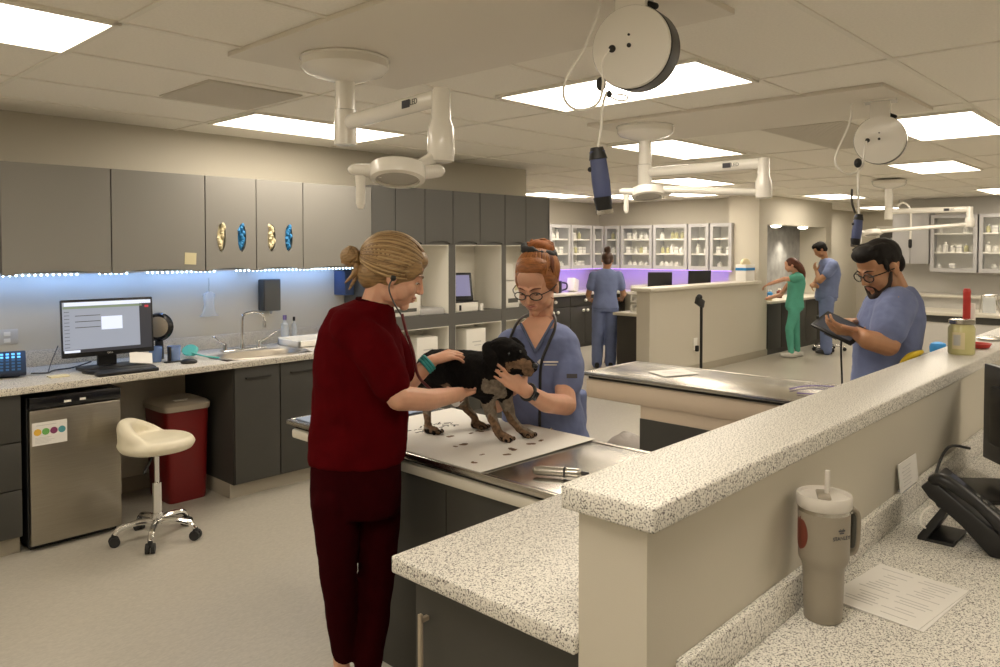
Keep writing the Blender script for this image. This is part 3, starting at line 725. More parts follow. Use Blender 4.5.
obj('handle', g, 'steel', t); q = p0+(p1-p0)*.70; obj('band', B().cyl(q-d*.004, q+d*.004, .0185), 'black', t)
obj('tip', B().cap(p1, .009, p1+d*.035, .006), 'black', t)
# things on the farther table
t = empty('paper_sheet', (4.2, 2.5, TZ), 'white folded paper lying on the empty steel table', 'paper')
obj('sheet', B().prism([(4.12, 2.60, TZ), (4.03, 2.42, TZ), (4.27, 2.32, TZ), (4.36, 2.50, TZ)], (0, 0, .004)), 'paper', t)
obj('print', B().obox((4.19, 2.44, TZ+.005), (.10, .008, .001), Euler((0, 0, -.3)).to_matrix()).obox((4.17, 2.49, TZ+.005), (.08, .006, .001), Euler((0, 0, -.3)).to_matrix()), 'grey_ink', t)
tag(obj('leash', B().tube([(4.117, 1.695, 0.886), (4.264, 1.671, 0.886), (4.341, 1.59, 0.886), (4.354, 1.486, 0.886), (4.195, 1.483, 0.886), (4.064, 1.54, 0.886), (4.027, 1.62, 0.886)], .007, 8, smooth=6, flat=.5), 'purple'), 'purple strap curled on the empty steel table', 'strap')
b = B(); 
b.loft([((5.2, 3.45, .0), (.14, .03, 0), (-.03, .14, 0)), ((5.2, 3.45, .05), (.22, .04, 0), (-.04, .20, 0)), ((5.2, 3.43, .10), (.17, .03, 0), (-.03, .15, .02)), ((5.22, 3.50, .13), (.06, .01, .02), (-.01, .05, .01))], 24, 2.3)
tag(obj('plastic_bag', b, 'bag', None, 60), 'crumpled grey plastic bag on the floor behind the empty steel table', 'bag')

# ================================================================ NEAR COUNTERS
t = empty('base_cabinet', (1.48, 1.13, 0), 'dark base cabinet under the short speckled counter in front', 'cabinet')
obj('body', B().box(1.20, 1.83, .879, 1.39, .08, .876), 'cab_dark', t)
obj('door', B().box(1.178, 1.198, .885, 1.385, .09, .868, .003), 'cab_dark', t)
obj('handle', B().box(1.150, 1.160, 1.335, 1.345, .35, .80, .002).box(1.155, 1.18, 1.335, 1.345, .36, .37).box(1.155, 1.18, 1.335, 1.345, .78, .79), 'tan_metal', t)
obj('plinth', B().box(1.25, 1.80, .88, 1.33, 0, .08), 'cab_under', t)
tag(obj('countertop', B().box(1.14, 1.84, .878, 1.43, .876, .918, .006, 3), 'laminate'), 'short speckled countertop left of the half wall in front', 'countertop')
t = empty('base_cabinet', (5.9, 1.2, 0), 'dark low counter beyond the half wall beside the man with the tablet', 'cabinet')
obj('body', B().box(5.25, 6.6, .88, 1.46, 0, .88), 'cab_dark', t); obj('top', B().box(5.2, 6.65, .88, 1.5, .88, .918, .004), 'grey_dark', t)
tag(obj('yellow_strap', B().tube([(3.58, 0.991, 1.133), (3.543, 0.973, 1.165), (3.539, 0.949, 1.193), (3.56, 0.928, 1.206), (3.61, 0.918, 1.21)], [.008, .013, .016, .015, .009], 12, smooth=4, ends=True, flat=.8), 'yellow', None, 180), 'bright yellow curved thing at the back waist of the man with tablet', 'strap')
tag(obj('blue_lid', B().lathe([(.05, 0), (.055, .05), (.045, .075), (.02, .085)], (5.973, 1.417, 0.918)), 'blue'), 'round blue lid on the dark counter beyond the half wall', 'lid')
# reception side desk
tag(obj('countertop', B().box(1.25, 7.1, -.12, .7255, .758, .80, .005).box(1.25, 7.1, .705, .7255, .80, .885, .004), 'laminate'), 'speckled desk top with backsplash in the lower right corner', 'countertop')
t = empty('desk_cabinet', (4, .3, 0), 'dark cabinet below the speckled desk at the lower right', 'cabinet')
obj('body', B().box(1.26, 7.0, .0, .72, .1, .757), 'cab_dark', t); obj('plinth', B().box(1.3, 7, .08, .72, 0, .1), 'cab_under', t)
# insulated mug
mx, my, mz = 1.778, .650, .80
t = empty('travel_mug', (mx, my, mz), 'tall beige insulated travel mug with handle and straw on the speckled desk', 'mug')
t.scale = (1, 1, 1)
obj('body', B().lathe([(.040, 0), (.0445, .004), (.046, .05), (.0485, .128), (.0515, .138), (.0585, .152), (.0595, .165), (.061, .268)], (mx, my, mz), seg=48), 'mug_body', t, 50)
obj('steel_ring', B().lathe([(.0612, .268), (.0616, .277), (.0605, .278)], (mx, my, mz), seg=48), 'steel', t)
obj('lid', B().lathe([(.0615, .277), (.0645, .281), (.065, .304), (.063, .309), (.058, .309), (.056, .303), (.02, .302)], (mx, my, mz), seg=48), 'translucent', t, 50)
obj('lid_slider', B().obox((mx-.005, my-.0, mz+.306), (.07, .032, .008), Euler((0, 0, radians(25))).to_matrix(), .004), 'grey_dark', t).data.materials[0] = MATS['mug_body']
obj('straw', B().cyl((mx+.005, my-.004, mz+.02), (mx+.004, my-.006, mz+.365), .0062, seg=16), 'translucent', t)
dr_ = V(.685, -.729, 0)*.96+V(.729, .685, 0)*.15; dr_.normalize(); ct = V(mx, my, mz)
hp = [ct+dr_*.055+V(0, 0, .264), ct+dr_*.076+V(0, 0, .266), ct+dr_*.089+V(0, 0, .25), ct+dr_*.089+V(0, 0, .20), ct+dr_*.084+V(0, 0, .17), ct+dr_*.072+V(0, 0, .158), ct+dr_*.054+V(0, 0, .160)]
sd = dr_.cross(V(0, 0, 1))
obj('handle', B().tube(hp, .0125, 12, smooth=4, flat=.55, flatdir=sd.cross(V(1, 0, 0)) if False else (0, 0, 1)), 'mug_body', t, 60)
obj('grip', B().tube([ct+dr_*.078+V(0, 0, .245), ct+dr_*.078+V(0, 0, .21), ct+dr_*.075+V(0, 0, .178)], .009, 10, smooth=3, flat=.5, ends=True), 'grey_dark', t)
fwd = (V(-.729, -.685, 0)*cos(radians(18)) + V(.685, -.729, 0)*sin(radians(18))).normalized()
MX = axes(V(0, 0, 1).cross(fwd)*1, fwd)   # local z towards the viewer
Mt = Matrix((V(0, 0, 1).cross(fwd), V(0, 0, 1), fwd)).transposed()
lg = text('lettering', 'STANLEY', .0125, ct+fwd*.0600+V(0, 0, .218), Mt, 'ink', t)
g = B(); cc = ct+fwd*.0604+V(0, 0, .233); R_ = V(0, 0, 1).cross(fwd); U_ = V(0, 0, 1)
for sgn in (-1, 1):
    g.prism([cc, cc+R_*sgn*.010+U_*.002, cc+R_*sgn*.009+U_*.006, cc+R_*sgn*.004+U_*.005, cc+R_*sgn*.006+U_*.009, cc+R_*sgn*.001+U_*.006], fwd*.0006)
    g.prism([cc+U_*-.001, cc+R_*sgn*.007-U_*.0005, cc+R_*sgn*.006-U_*.004, cc-U_*.004], fwd*.0006)
obj('emblem', g, 'ink', t)
lf = (V(-.729, -.685, 0)*cos(radians(-86)) + V(.685, -.729, 0)*sin(radians(-86))).normalized()
Ml = Matrix((V(0, 0, 1).cross(lf), V(0, 0, 1), lf)).transposed()
g = B(); sv = V(0, 0, 1).cross(lf); RR = []
for k in range(13):
    zz = -.040+.080*k/12; hw_ = .75*(max(0, 1-(zz/.0405)**2))**.5*.62
    row = [ct+(lf*cos(an)+sv*sin(an))*rr_+V(0, 0, .215+zz) for an, rr_ in [(-hw_+2*hw_*j/10, .0607) for j in range(11)]+[(hw_-2*hw_*j/10, .0590) for j in range(11)]]
    RR.append(row)
g.rings(RR); obj('round_sticker', g, 'orange_mark', t)
for ch in list(t.children): ch.scale = (.93, .93, .94)
# papers on desk
t = empty('paper_sheet', (2.01, .56, mz), 'printed form lying beside the travel mug on the speckled desk', 'paper')
for k, (dx, dy, a) in enumerate(((.0, -.006, .03), (0, 0, 0))):
    obj('sheet', B().obox((2.02+dx, .56+dy, mz+.002+.002*k), (.305, .215, .0015), Euler((0, 0, a-.12)).to_matrix()), 'paper', t)
g = B(); M = Euler((0, 0, -.12)).to_matrix(); random.seed(5)
for k in range(17):
    w = random.uniform(.03, .08)
    for col in (-.05, .045):
        if random.random() < .85: g.obox(V(2.02, .56, mz+.0052)+M @ V(-.125+.0155*k, col+random.uniform(-.01, .01), 0), (.0025, w, .0004), M)
obj('print', g, 'grey_ink', t)
# card in a holder on the backsplash
t = empty('card_holder', (2.64, .715, .885), 'small clear stand with white card on the desk backsplash', 'card')
obj('card', B().obox((2.67, .713, .933), (.19, .003, .088), Euler((radians(-6), 0, 0)).to_matrix()), 'paper', t)
obj('stand', B().box(2.60, 2.74, .706, .724, .885, .891, .002), 'clear_plastic', t)
g = B(); 
for k in range(6): g.obox((2.64+.01*(k % 2), .7065+.0012*k, .905+.011*k), (.08, .001, .002), None)
obj('print', g, 'grey_ink', t)
# desk phone seen from behind
DZ = .80
t = empty('desk_phone', (2.57, .49, DZ), 'black desk phone seen from behind on the speckled desk at right', 'phone')
M = Euler((radians(41), 0, 0)).to_matrix(); c = V(2.475, .49, .905)
def yz(pts, x0, x1, bev=.006): return B().prism([(x0, y, z) for y, z in pts], (x1-x0, 0, 0), bev)
obj('base', yz([(.36, DZ+.002), (.385, DZ+.045), (.625, DZ+.235), (.655, DZ+.20), (.63, DZ+.165), (.54, DZ+.09), (.46, DZ+.002)], 2.505, 2.70), 'black', t)
g = B()
for r in range(6):
    for k in range(4): g.obox(V(2.565+.030*k, .42+.0205*r, DZ+.078+.0165*r), (.018, .016, .006), M, .002)
obj('keypad', g, 'grey_dark', t)
obj('screen', B().obox((2.62, .58, DZ+.206), (.10, .05, .004), M), 'screen_dark', t)
h = B(); q = V(2.518, .505, DZ+.150)
h.tube([q+M @ V(0, -.135, -.012), q+M @ V(0, -.112, .012), q+M @ V(0, 0, .024), q+M @ V(0, .112, .012), q+M @ V(0, .135, -.012)], [.021, .024, .017, .024, .021], 12, smooth=4, ends=True)
obj('handset', h, 'black', t, 60)
obj('foot', yz([(.575, DZ+.13), (.60, DZ+.13), (.665, DZ+.012), (.665, DZ), (.56, DZ), (.56, DZ+.012), (.635, DZ+.012)], 2.52, 2.69, .002), 'black', t)
pts = []
for k in range(170):
    s_ = k/169; ctr = V(2.505+.19*s_, .375-.05*sin(3*s_), DZ+.012)
    a = k*.75; pts.append(ctr+V(0, cos(a), sin(a))*.008)
obj('coiled_cord', B().tube(pts, .0025, 6), 'black', t)
obj('plug_wire', B().tube([(2.51, .62, .94), (2.50, .645, .91), (2.50, .65, .87), (2.515, .64, .85)], .0035, 8, smooth=4), 'white_plastic', t)
t.scale = (.90, .90, .80); t.location = (2.50, .472, DZ)
# right monitor
t = empty('computer_monitor', (3.07, .56, .80), 'black monitor edge cut by the right side of the photo', 'monitor')
MR = Euler((0, 0, radians(38))).to_matrix(); mc = V(3.19, .475, 1.035)
obj('bezel', B().obox(mc, (.52, .028, .36), MR, .004).obox(mc+MR @ V(0, .025, 0), (.35, .03, .22), MR, .01), 'black', t)
obj('screen', B().obox(mc+MR @ V(0, -.0145, 0), (.50, .002, .34), MR), 'screen_grey', t)
obj('stand', B().obox(mc+MR @ V(0, .05, -.12), (.09, .02, .26), MR, .004), 'black', t)
obj('foot', B().obox((3.10, .56, .808), (.27, .20, .014), MR, .004), 'black', t)
tag(obj('power_cable', B().tube([(2.90, .59, .99), (2.83, .635, 1.0), (2.77, .655, .93), (2.77, .655, .83), (2.81, .65, .805), (2.92, .68, .806)], .0045, 8, smooth=6), 'black'), 'black cable arching behind the monitor at the right edge', 'cable')
# things on the long cap
jx, jy, jz = 3.70, .79, 1.205
t = empty('jar_candle', (jx, jy, jz), 'pale yellow jar candle with metal lid on the half wall cap', 'candle')
obj('jar', B().lathe([(.046, 0), (.0505, .006), (.0510, .11), (.044, .124), (.044, .13)], (jx, jy, jz), seg=32), 'candle', t)
obj('lid', B().lathe([(.047, .128), (.049, .13), (.049, .144), (.043, .148)], (jx, jy, jz), seg=32), 'steel', t)
obj('label', B().rings([[V(jx, jy, jz+z)+V(cos(radians(a)), sin(radians(a)), 0)*.0517 for a in range(152, 207, 6)] + [V(jx, jy, jz+z)+V(cos(radians(a)), sin(radians(a)), 0)*.0507 for a in range(206, 151, -6)] for z in (.025, .095)]), 'note', t).data.materials[0] = MATS['glove_cream']
o = obj('label_picture', B().rings([[V(jx, jy, jz+z)+V(cos(radians(a)), sin(radians(a)), 0)*.0523 for a in range(158, 194, 6)] + [V(jx, jy, jz+z)+V(cos(radians(a)), sin(radians(a)), 0)*.0515 for a in range(188, 152, -6)] for z in (.04, .085)]), 'grey_ink', t)
t = empty('red_dish', (3.99, .79, jz), 'small red dish on the half wall cap right of the jar candle', 'dish')
obj('dish', B().lathe([(.035, 0), (.045, .004), (.055, .022), (.05, .022), (.04, .008)], (3.98, .785, jz), seg=24), 'red', t)
t = empty('marker_tube', (4.2, .80, jz), 'tall red tube standing on the half wall cap behind the jar candle', 'tube')
obj('tube', B().cyl((3.899, 0.814, 1.205), V((3.899, 0.814, 1.205))+V(0, 0, .255), .016, .015), 'red', t); obj('cap', B().cyl(V((3.899, 0.814, 1.205))+V(0, 0, .255), V((3.899, 0.814, 1.205))+V(0, 0, .27), .016, .012), 'red', t)
tag(obj('marker_tube', B().cyl((3.957, 0.803, 1.205), V((3.957, 0.803, 1.205))+V(0, 0, .20), .013, .011), 'white_plastic'), 'white tube standing right beside the red tube on the cap', 'tube')
tag(obj('metal_lid', B().lathe([(.06, 0), (.065, .012), (.03, .02)], (4.35, .80, jz), seg=28), 'steel'), 'flat metal lid on the half wall cap behind the red dish', 'lid')

# ================================================================ SURGICAL LAMPS AND REELS
def lamp(mx, my, e1, hubz, head, r_head, l, arm_z, cable=False):
    """ceiling flange, post, swing arm to hub e1, lower arm to the round head"""
    t = empty('surgical_lamp', (mx, my, CEIL), l, 'lamp', 'white jointed surgical lamps under the ceiling')
    m = V(mx, my, 0); zt = CEIL-.022
    obj('flange', B().lathe([(.188, zt), (.193, zt-.006), (.185, zt-.012), (.185, zt-.042), (.165, zt-.064), (.10, zt-.085), (.05, zt-.10)], m, seg=40), 'white_enamel', t)
    obj('post', B().cyl(m+V(0, 0, zt-.1), m+V(0, 0, arm_z+.055), .042).cyl(m+V(0, 0, arm_z+.052), m+V(0, 0, arm_z-.095), .048), 'white_enamel', t)
    e = V(e1[0], e1[1], 0)
    d = (e-m).normalized()
    a0 = m+V(0, 0, arm_z)+d*.03; a1 = e+V(0, 0, arm_z)
    up = obj('upper_arm', B().tube([a0, a1], .026, 14, flat=1.25, ends=True), 'white_enamel', t)
    sd = d.cross(V(0, 0, 1)); q = a0+(a1-a0)*.72
    if (q+sd).length < (q-sd).length: sd = sd
    else: sd = -sd
    Ma = Matrix((V(0, 0, 1).cross(sd), V(0, 0, 1), sd)).transposed()
    obj('maker_mark', B().obox(q+sd*.0265, (.055, .03, .002), Ma, .001), 'ink', up)
    text('lettering', 'LED', .03, q+sd*.0272+V(0, 0, 1).cross(sd)*.055, Ma, 'grey_dark', up)
    obj('hub', B().lathe([(.030, arm_z+.028), (.033, arm_z+.022), (.035, arm_z-.08), (.047, arm_z-.115), (.050, hubz+.01), (.046, hubz-.03), (.03, hubz-.035)], e, seg=28), 'white_enamel', t)
    h = V(*head); d2 = (V(h.x, h.y, 0)-e); d2.normalize()
    lo = obj('lower_arm', B().tube([e+V(0, 0, hubz), h-d2*(r_head*.7)+V(0, 0, .02)], .022, 14, ends=True), 'white_enamel', t)
    g = B(); Mh = Matrix.Rotation(radians(-15), 3, V(.685, -.729, 0))
    g.lathe([(r_head*.72, .034), (r_head, .024), (r_head*1.03, -.01), (r_head, -.024), (r_head*.80, -.028), (r_head*.78, -.01), (.01, -.006)], h, Mh, seg=40)
    head_o = obj('head', g, 'white_enamel', t)
    obj('lens', B().lathe([(r_head*.79, -.012), (r_head*.78, -.020), (.01, -.022)], h, Mh, seg=36), 'lens', head_o)
    R = V(.685, -.729, 0); A = V(.729, .685, 0)
    p = obj('pod', B().tube([h-R*r_head*.6+V(0, 0, .005), h-R*(r_head+.05)+V(0, 0, .01)], [.036, .030], 14, ends=True, flat=.7), 'white_enamel', t)
    obj('pod', B().tube([h+R*r_head*.6+A*.05+V(0, 0, .005), h+R*(r_head+.035)+A*.06+V(0, 0, .012)], [.036, .030], 14, ends=True, flat=.8), 'white_enamel', t)
    q = h-R*(r_head+.035)
    obj('grip', B().tube([q+V(0, 0, -.01), q+V(0, 0, -.05), q+V(0, 0, -.105), q+V(0, 0, -.125)], [.021, .0165, .017, .009], 14, smooth=2), 'white_enamel', p)
    if cable:
        obj('cable', B().tube([m+V(0, 0, arm_z+.06)+d*.1, m+V(0, 0, arm_z+.10)+d*.16, m+V(0, 0, arm_z)+d*.24, m+V(0, 0, arm_z-.35)+d*.24], .012, 8, smooth=5), 'white_enamel', t)
        obj('cable_end', B().cap(m+V(0, 0, arm_z-.35)+d*.24, .02, m+V(0, 0, arm_z-.42)+d*.24, .02), 'black', t)
    return t
L1 = (1.963, 2.762, 2.465); e = (1.863, 2.041, 2.195); hd = (1.701, 2.086, 1.915)
lamp(L1[0], L1[1], e, 1.995, hd, .095, 'nearest white surgical lamp, above the blonde woman', 2.195)
e = (4.373, 1.97, 2.159); hd = (4.099, 2.591, 1.998)
L2 = (4.403, 2.809, 2.465); lamp(L2[0], L2[1], e, 1.985, hd, .10, 'white surgical lamp with long arm behind the blue clipper, right of the cord reel', 2.16)
e = (9.896, 2.05, 2.067); hd = (9.455, 2.947, 1.837)
lamp(9.9, 2.9, e, 1.93, hd, .10, 'farthest white surgical lamp above the man with the tablet', 2.10, True)

def reel(c, rr, l, cap_z):
    t = empty('cord_reel', c, l, 'cord reel', 'white cord reels under the ceiling')
    c = V(*c); n = (V(-.729, -.685, 0)*.90+V(.685, -.729, 0)*-.52+V(0, 0, -.06)).normalized()
    M = axes(V(0, 0, 1).cross(n), n)
    M = Matrix((V(0, 0, 1).cross(n).normalized(), n.cross(V(0, 0, 1).cross(n).normalized()), n)).transposed()
    obj('drum', B().lathe([(rr*.98, -.075), (rr*1.0, -.07), (rr*1.0, .012), (rr*.98, .014)], c, M, seg=48), 'black', t)
    obj('face', B().lathe([(rr*.975, .010), (rr*.985, .022), (rr*.96, .028), (.01, .029)], c, M, seg=48), 'white_enamel', t)
    g = B()
    for px, py, q in ((-.45, .0, .012), (-.02, .03, .007), (-.02, .28, .004)): g.cyl(c+M @ V(px*rr, py*rr, .029), c+M @ V(px*rr, py*rr, .032), q)
    obj('bolt', g, 'black', t)
    top = V(c.x, c.y, cap_z)
    x_ = M @ V(1, 0, 0)
    obj('bracket', B().obox((c.x, c.y, (c.z+rr*.2+cap_z)/2)+0*n if False else V(c.x, c.y, (c.z+rr*.5+cap_z)/2)-n*.01, (.10, .085, cap_z-c.z-rr*.5), Matrix((x_, n.cross(x_), n)).transposed() if False else Euler((0, 0, math.atan2(x_.y, x_.x))).to_matrix(), .004).obox(V(c.x, c.y, cap_z-.006), (.16, .12, .012), Euler((0, 0, math.atan2(x_.y, x_.x))).to_matrix()), 'white_enamel', t)
    obj('latch', B().cap(c+M @ V(.35*rr, .98*rr, -.01), .014, c+M @ V(.55*rr, .92*rr, -.01), .010), 'black', t)
    return t, c, M
def clipper(cs, l, w=.028):
    """blue clipper hanging by its cord; cs = top and bottom points"""
    p0, p1 = V(*cs[0]), V(*cs[1]); d = (p1-p0).normalized(); t = empty('hair_clipper', p0, l, 'clipper', 'blue hair clippers hanging from the reels')
    g = B(); A = V(.729, .685, 0); L = (p1-p0).length
    fr = []
    for f, a, b_ in ((.0, .6, .6), (.04, .85, .8), (.5, 1, 1), (.85, .92, .8), (.93, .8, .6)):
        x = d.cross(A).normalized()*w*a; y = A*w*.85*b_; fr.append((p0+d*L*f, x, y))
    g.loft(fr, 20, 3); obj('body', g, 'navy', t)
    g = B(); x = d.cross(A).normalized()
    g.loft([(p0-d*.004, x*w*.7, A*w*.6), (p0+d*L*.16, x*w*1.02, A*w*.88)], 16, 3)
    obj('top_cap', g, 'black', t); g = B()
    g.loft([(p0+d*L*.74-x*.002, x*w*.98, A*w*.9), (p0+d*L*.94, x*w*.86, A*w*.7)], 16, 3)
    obj('nose', g, 'black', t); obj('switch', B().ell(p0+d*L*.30-x*w, .008), 'black', t)
    obj('blade', B().loft([(p0+d*L*.93, x*w*.95, A*w*.5), (p0+d*L*1.0, x*w*.95, A*w*.15)], 12, 6), 'steel', t)
    return t
c1 = (2.065, 1.363, 2.286); t1, cc, M = reel(c1, .131, 'nearer white cord reel with black rim at the top of the photo', CEIL-.022)
obj('power_cord', B().tube([(1.934, 1.393, 2.473), (1.928, 1.396, 2.387), (1.898, 1.423, 2.274), (1.854, 1.466, 2.167), (1.851, 1.467, 2.106), (1.878, 1.437, 2.075), (1.918, 1.395, 2.094), (1.932, 1.383, 2.152), (1.931, 1.387, 2.222), (1.946, 1.372, 2.262)], .0042, 10, smooth=6).tube([(1.939, 1.374, 2.13), (1.93, 1.382, 2.091), (1.925, 1.385, 2.02), (1.917, 1.391, 1.962)], .0042, 10, smooth=5), 'white_enamel', t1)
t = t1
obj('stopper', B().ell((1.944, 1.399, 2.159), (.016, .016, .022)).ell((1.944, 1.369, 2.124), (.009, .009, .012)), 'black', t)
obj('ring', B().tube([(1.943, 1.369, 2.121), (1.96, 1.351, 2.124), (1.981, 1.329, 2.118), (1.979, 1.331, 2.106), (1.96, 1.351, 2.106)], .0028, 8, closed=True, smooth=4), 'grey_ink', t1)
clipper(((1.931, 1.405, 1.959), (1.944, 1.383, 1.758)), 'blue and black hair clipper hanging nearest the camera')
c2 = (4.524, 1.375, 2.252); t2, cc, M = reel(c2, .133, 'farther white cord reel left of the glowing ceiling panel', CEIL-.022)
obj('power_cord', B().tube([(4.349, 1.467, 2.442), (4.335, 1.476, 2.323), (4.284, 1.525, 2.16), (4.29, 1.515, 2.09), (4.334, 1.467, 2.057), (4.379, 1.42, 2.09), (4.388, 1.414, 2.16), (4.397, 1.407, 2.236)], .006, 10, smooth=6).tube([(4.364, 1.436, 2.09), (4.362, 1.434, 1.971), (4.363, 1.428, 1.84)], .006, 10, smooth=3), 'white_enamel', t2)
obj('stopper', B().ell((4.364, 1.437, 2.117), (.02, .02, .026)), 'black', t2)
obj('strap', B().tube([(4.339, 1.458, 1.971), (4.338, 1.457, 1.905), (4.348, 1.444, 1.851)], .006, 8, smooth=3, ends=True), 'cab_under', t2)
clipper(((4.363, 1.428, 1.835), (4.344, 1.44, 1.661)), 'blue hair clipper hanging above the head of the man with the tablet', .025)

# ================================================================ BACK OF THE ROOM
t = empty('light_stand', (9.306, 5.042, 0), 'tall thin black stand in front of the far half wall', 'stand')
px_, py_ = V(*(8.151, 4.416, 0.205)).x, V(*(8.151, 4.416, 0.205)).y
obj('pole', B().cyl((px_, py_, .02), (px_, py_, 1.0), .017), 'black', t)
obj('bracket', B().obox((px_-.04, py_, 1.03), (.16, .05, .09), Euler((0, .4, 0)).to_matrix(), .01).ell((px_-.05, py_, 1.09), .035), 'black', t)
obj('base', B().cyl((px_, py_, 0), (px_, py_, .02), .16), 'black', t)
t = empty('wall_outlet', (9.27, 5.1, .3), 'outlet with black plug low on the far half wall', 'outlet')
obj('plate', B().box(9.20, 9.30, 5.092, 5.1, .30, .46, .003), 'white_plastic', t); obj('plug', B().box(9.225, 9.275, 5.05, 5.092, .28, .36, .01), 'black', t)
def glass_cabinet(org, M, w, l, z0=1.315, z1=2.065, dep=.33, solid=False):
    """cabinet whose local x runs along the wall and local -y faces the room; one glass door"""
    t = empty('glass_cabinet', org, l, 'cabinet', 'grey wall cabinets with glass doors at the back')
    X = lambda x, y, z: V(org)+M @ V(x, y, 0)+V(0, 0, z-V(org).z)
    def bx(b, x0, x1, y0, y1, a, c): b.obox(X((x0+x1)/2, (y0+y1)/2, (a+c)/2), (x1-x0, y1-y0, c-a), M); return b
    c = B(); bx(c, 0, .018, 0, dep, z0, z1); bx(c, w-.018, w, 0, dep, z0, z1); bx(c, 0, w, 0, dep, z0, z0+.02); bx(c, 0, w, 0, dep, z1-.02, z1); obj('body', c, 'cab_grey', t)
    s = B(); bx(s, .018, w-.018, dep-.02, dep, z0, z1)
    for k in (1, 2): zz = z0+(z1-z0)*k/3; bx(s, .018, w-.018, .01, dep-.01, zz-.013, zz+.013)
    obj('shelf', s, 'cab_cream', t)
    f = B(); q = .055
    bx(f, .004, q, -.022, -.002, z0-.01, z1); bx(f, w-q, w-.004, -.022, -.002, z0-.01, z1); bx(f, q, w-q, -.022, -.002, z1-q, z1); bx(f, q, w-q, -.022, -.002, z0-.01, z0+q)
    d = obj('door', f, 'cab_grey', t)
    p = B(); bx(p, q-.005, w-q+.005, -.015, -.011, z0+q-.01, z1-q+.01); obj('pane', p, 'glass', d)
    return t, X
random.seed(21)
protos = {}
def item(kind, p, l):
    if kind not in protos:
        x, y, z = p; g = None
        if kind == 'tall': t = bottle('medicine_bottle', x, y, z, .038, .16, 'white_plastic', 'white_plastic', l, 'small white bottles in the far glass cabinets')
        elif kind == 'short': t = bottle('medicine_bottle', x, y, z, .042, .11, 'white_plastic', 'white_plastic', l, 'small white bottles in the far glass cabinets')
        elif kind == 'amber': t = bottle('medicine_bottle', x, y, z, .032, .13, 'candle', 'white_plastic', l, 'small white bottles in the far glass cabinets')
        else:
            t = empty('medicine_carton', p, l, 'box', 'small cartons in the far glass cabinets'); obj('body', B().box(x-.045, x+.045, y-.04, y+.04, z, z+.11, .003), 'white_plastic', t); obj('print', B().box(x-.047, x+.047, y-.041, y+.041, z+.06, z+.08), 'grey_ink', t)
        protos[kind] = t; return t
    return dup(protos[kind], p, None, l)
ORD = ['first', 'second', 'third', 'fourth', 'fifth', 'sixth', 'seventh']
def fill(X, w, where, dens, z0=1.315, z1=2.065):
    for k, nm in ((0, 'bottom'), (1, 'middle'), (2, 'top')):
        zz = z0+.021 if k == 0 else z0+(z1-z0)*k/3+.014
        n = max(1, int((w-.13)/.085)); 
        for j in range(n):
            if random.random() > dens[k]: continue
            kd = random.choice(['tall', 'short', 'short', 'carton', 'amber'] if k else ['short', 'short', 'carton'])
            p = X(.085+j*(w-.14)/max(1, n-.6)+.01, .13+random.uniform(-.02, .03), zz)
            item(kd, p, '%s, %s shelf, %s in the %s' % ('small carton' if kd == 'carton' else {'tall': 'tall white bottle', 'short': 'short pale bottle', 'amber': 'yellowish bottle'}[kd], nm, ORD[min(j, 6)], where))
I3 = Matrix.Identity(3)
for i, (x0, x1, l) in enumerate(((9.25, 9.80, 'glass cabinet on the far left wall half hidden behind the red haired bun'), (9.81, 10.37, 'glass cabinet on the far left wall next to the tall shelving end'), (10.38, 10.99, 'glass cabinet on the far left wall, second from the corner'), (11.0, 11.33, 'narrow glass cabinet on the far left wall, next to the corner'))):
    t, X = glass_cabinet((x0, 8.1, 1.315), I3, x1-x0-.01, l)
    if i: fill(X, x1-x0-.01, ('', 'leftmost glass cabinet', 'second glass cabinet', 'third glass cabinet')[i], (.9, .9, .9))
nth = -1
M2 = Matrix(((0, 1, 0), (-1, 0, 0), (0, 0, 1)))     # local x -> -Y, local y -> +X
for y1, y0, l, dn in ((8.07, 7.745, 'narrow glass cabinet on the back wall next to the corner', (.8, .9, .9)), (7.72, 7.08, 'wide glass cabinet on the back wall right of the standing woman head', (.9, 1, 1)), (7.06, 6.41, 'wide glass cabinet on the back wall above the first monitor', (.8, 1, .9)),
                (6.39, 6.02, 'narrow glass cabinet on the back wall, second from its right end', (.5, .9, .2)), (6.0, 5.62, 'narrow glass cabinet at the right end of the back wall group', (.4, 1, 0))):
    t, X = glass_cabinet((11.35, y1, 1.315), M2, y1-y0, l); nth += 1; fill(X, y1-y0, ('fourth', 'fifth', 'sixth', 'seventh', 'eighth')[nth]+' glass cabinet', dn)
M = M2
for y1, y0, l, dn in ((3.42, 2.76, 'pale glass cabinet on the far right wall, left one of the pair', (.3, .9, .5)), (2.74, 2.08, 'pale glass cabinet on the far right wall, right one of the pair', (.7, .9, .8))):
    t, X = glass_cabinet((13.85, y1, 1.29), M2, y1-y0, l, 1.29, 2.20); fill(X, y1-y0, 'far right %s glass cabinet' % ('left' if y1 > 3 else 'right'), dn, 1.29, 2.20)
t = empty('wall_cabinet', (14.0, 3.75, 1.42), 'plain pale grey wall cabinet on the far right wall left of the glass pair', 'cabinet')
obj('body', B().box(13.87, 14.19, 3.44, 4.0, 1.42, 2.24), 'cab_grey', t); obj('door', B().box(13.85, 13.868, 3.445, 3.715, 1.41, 2.24, .002).box(13.85, 13.868, 3.725, 3.995, 1.41, 2.24, .002), 'cab_grey', t)
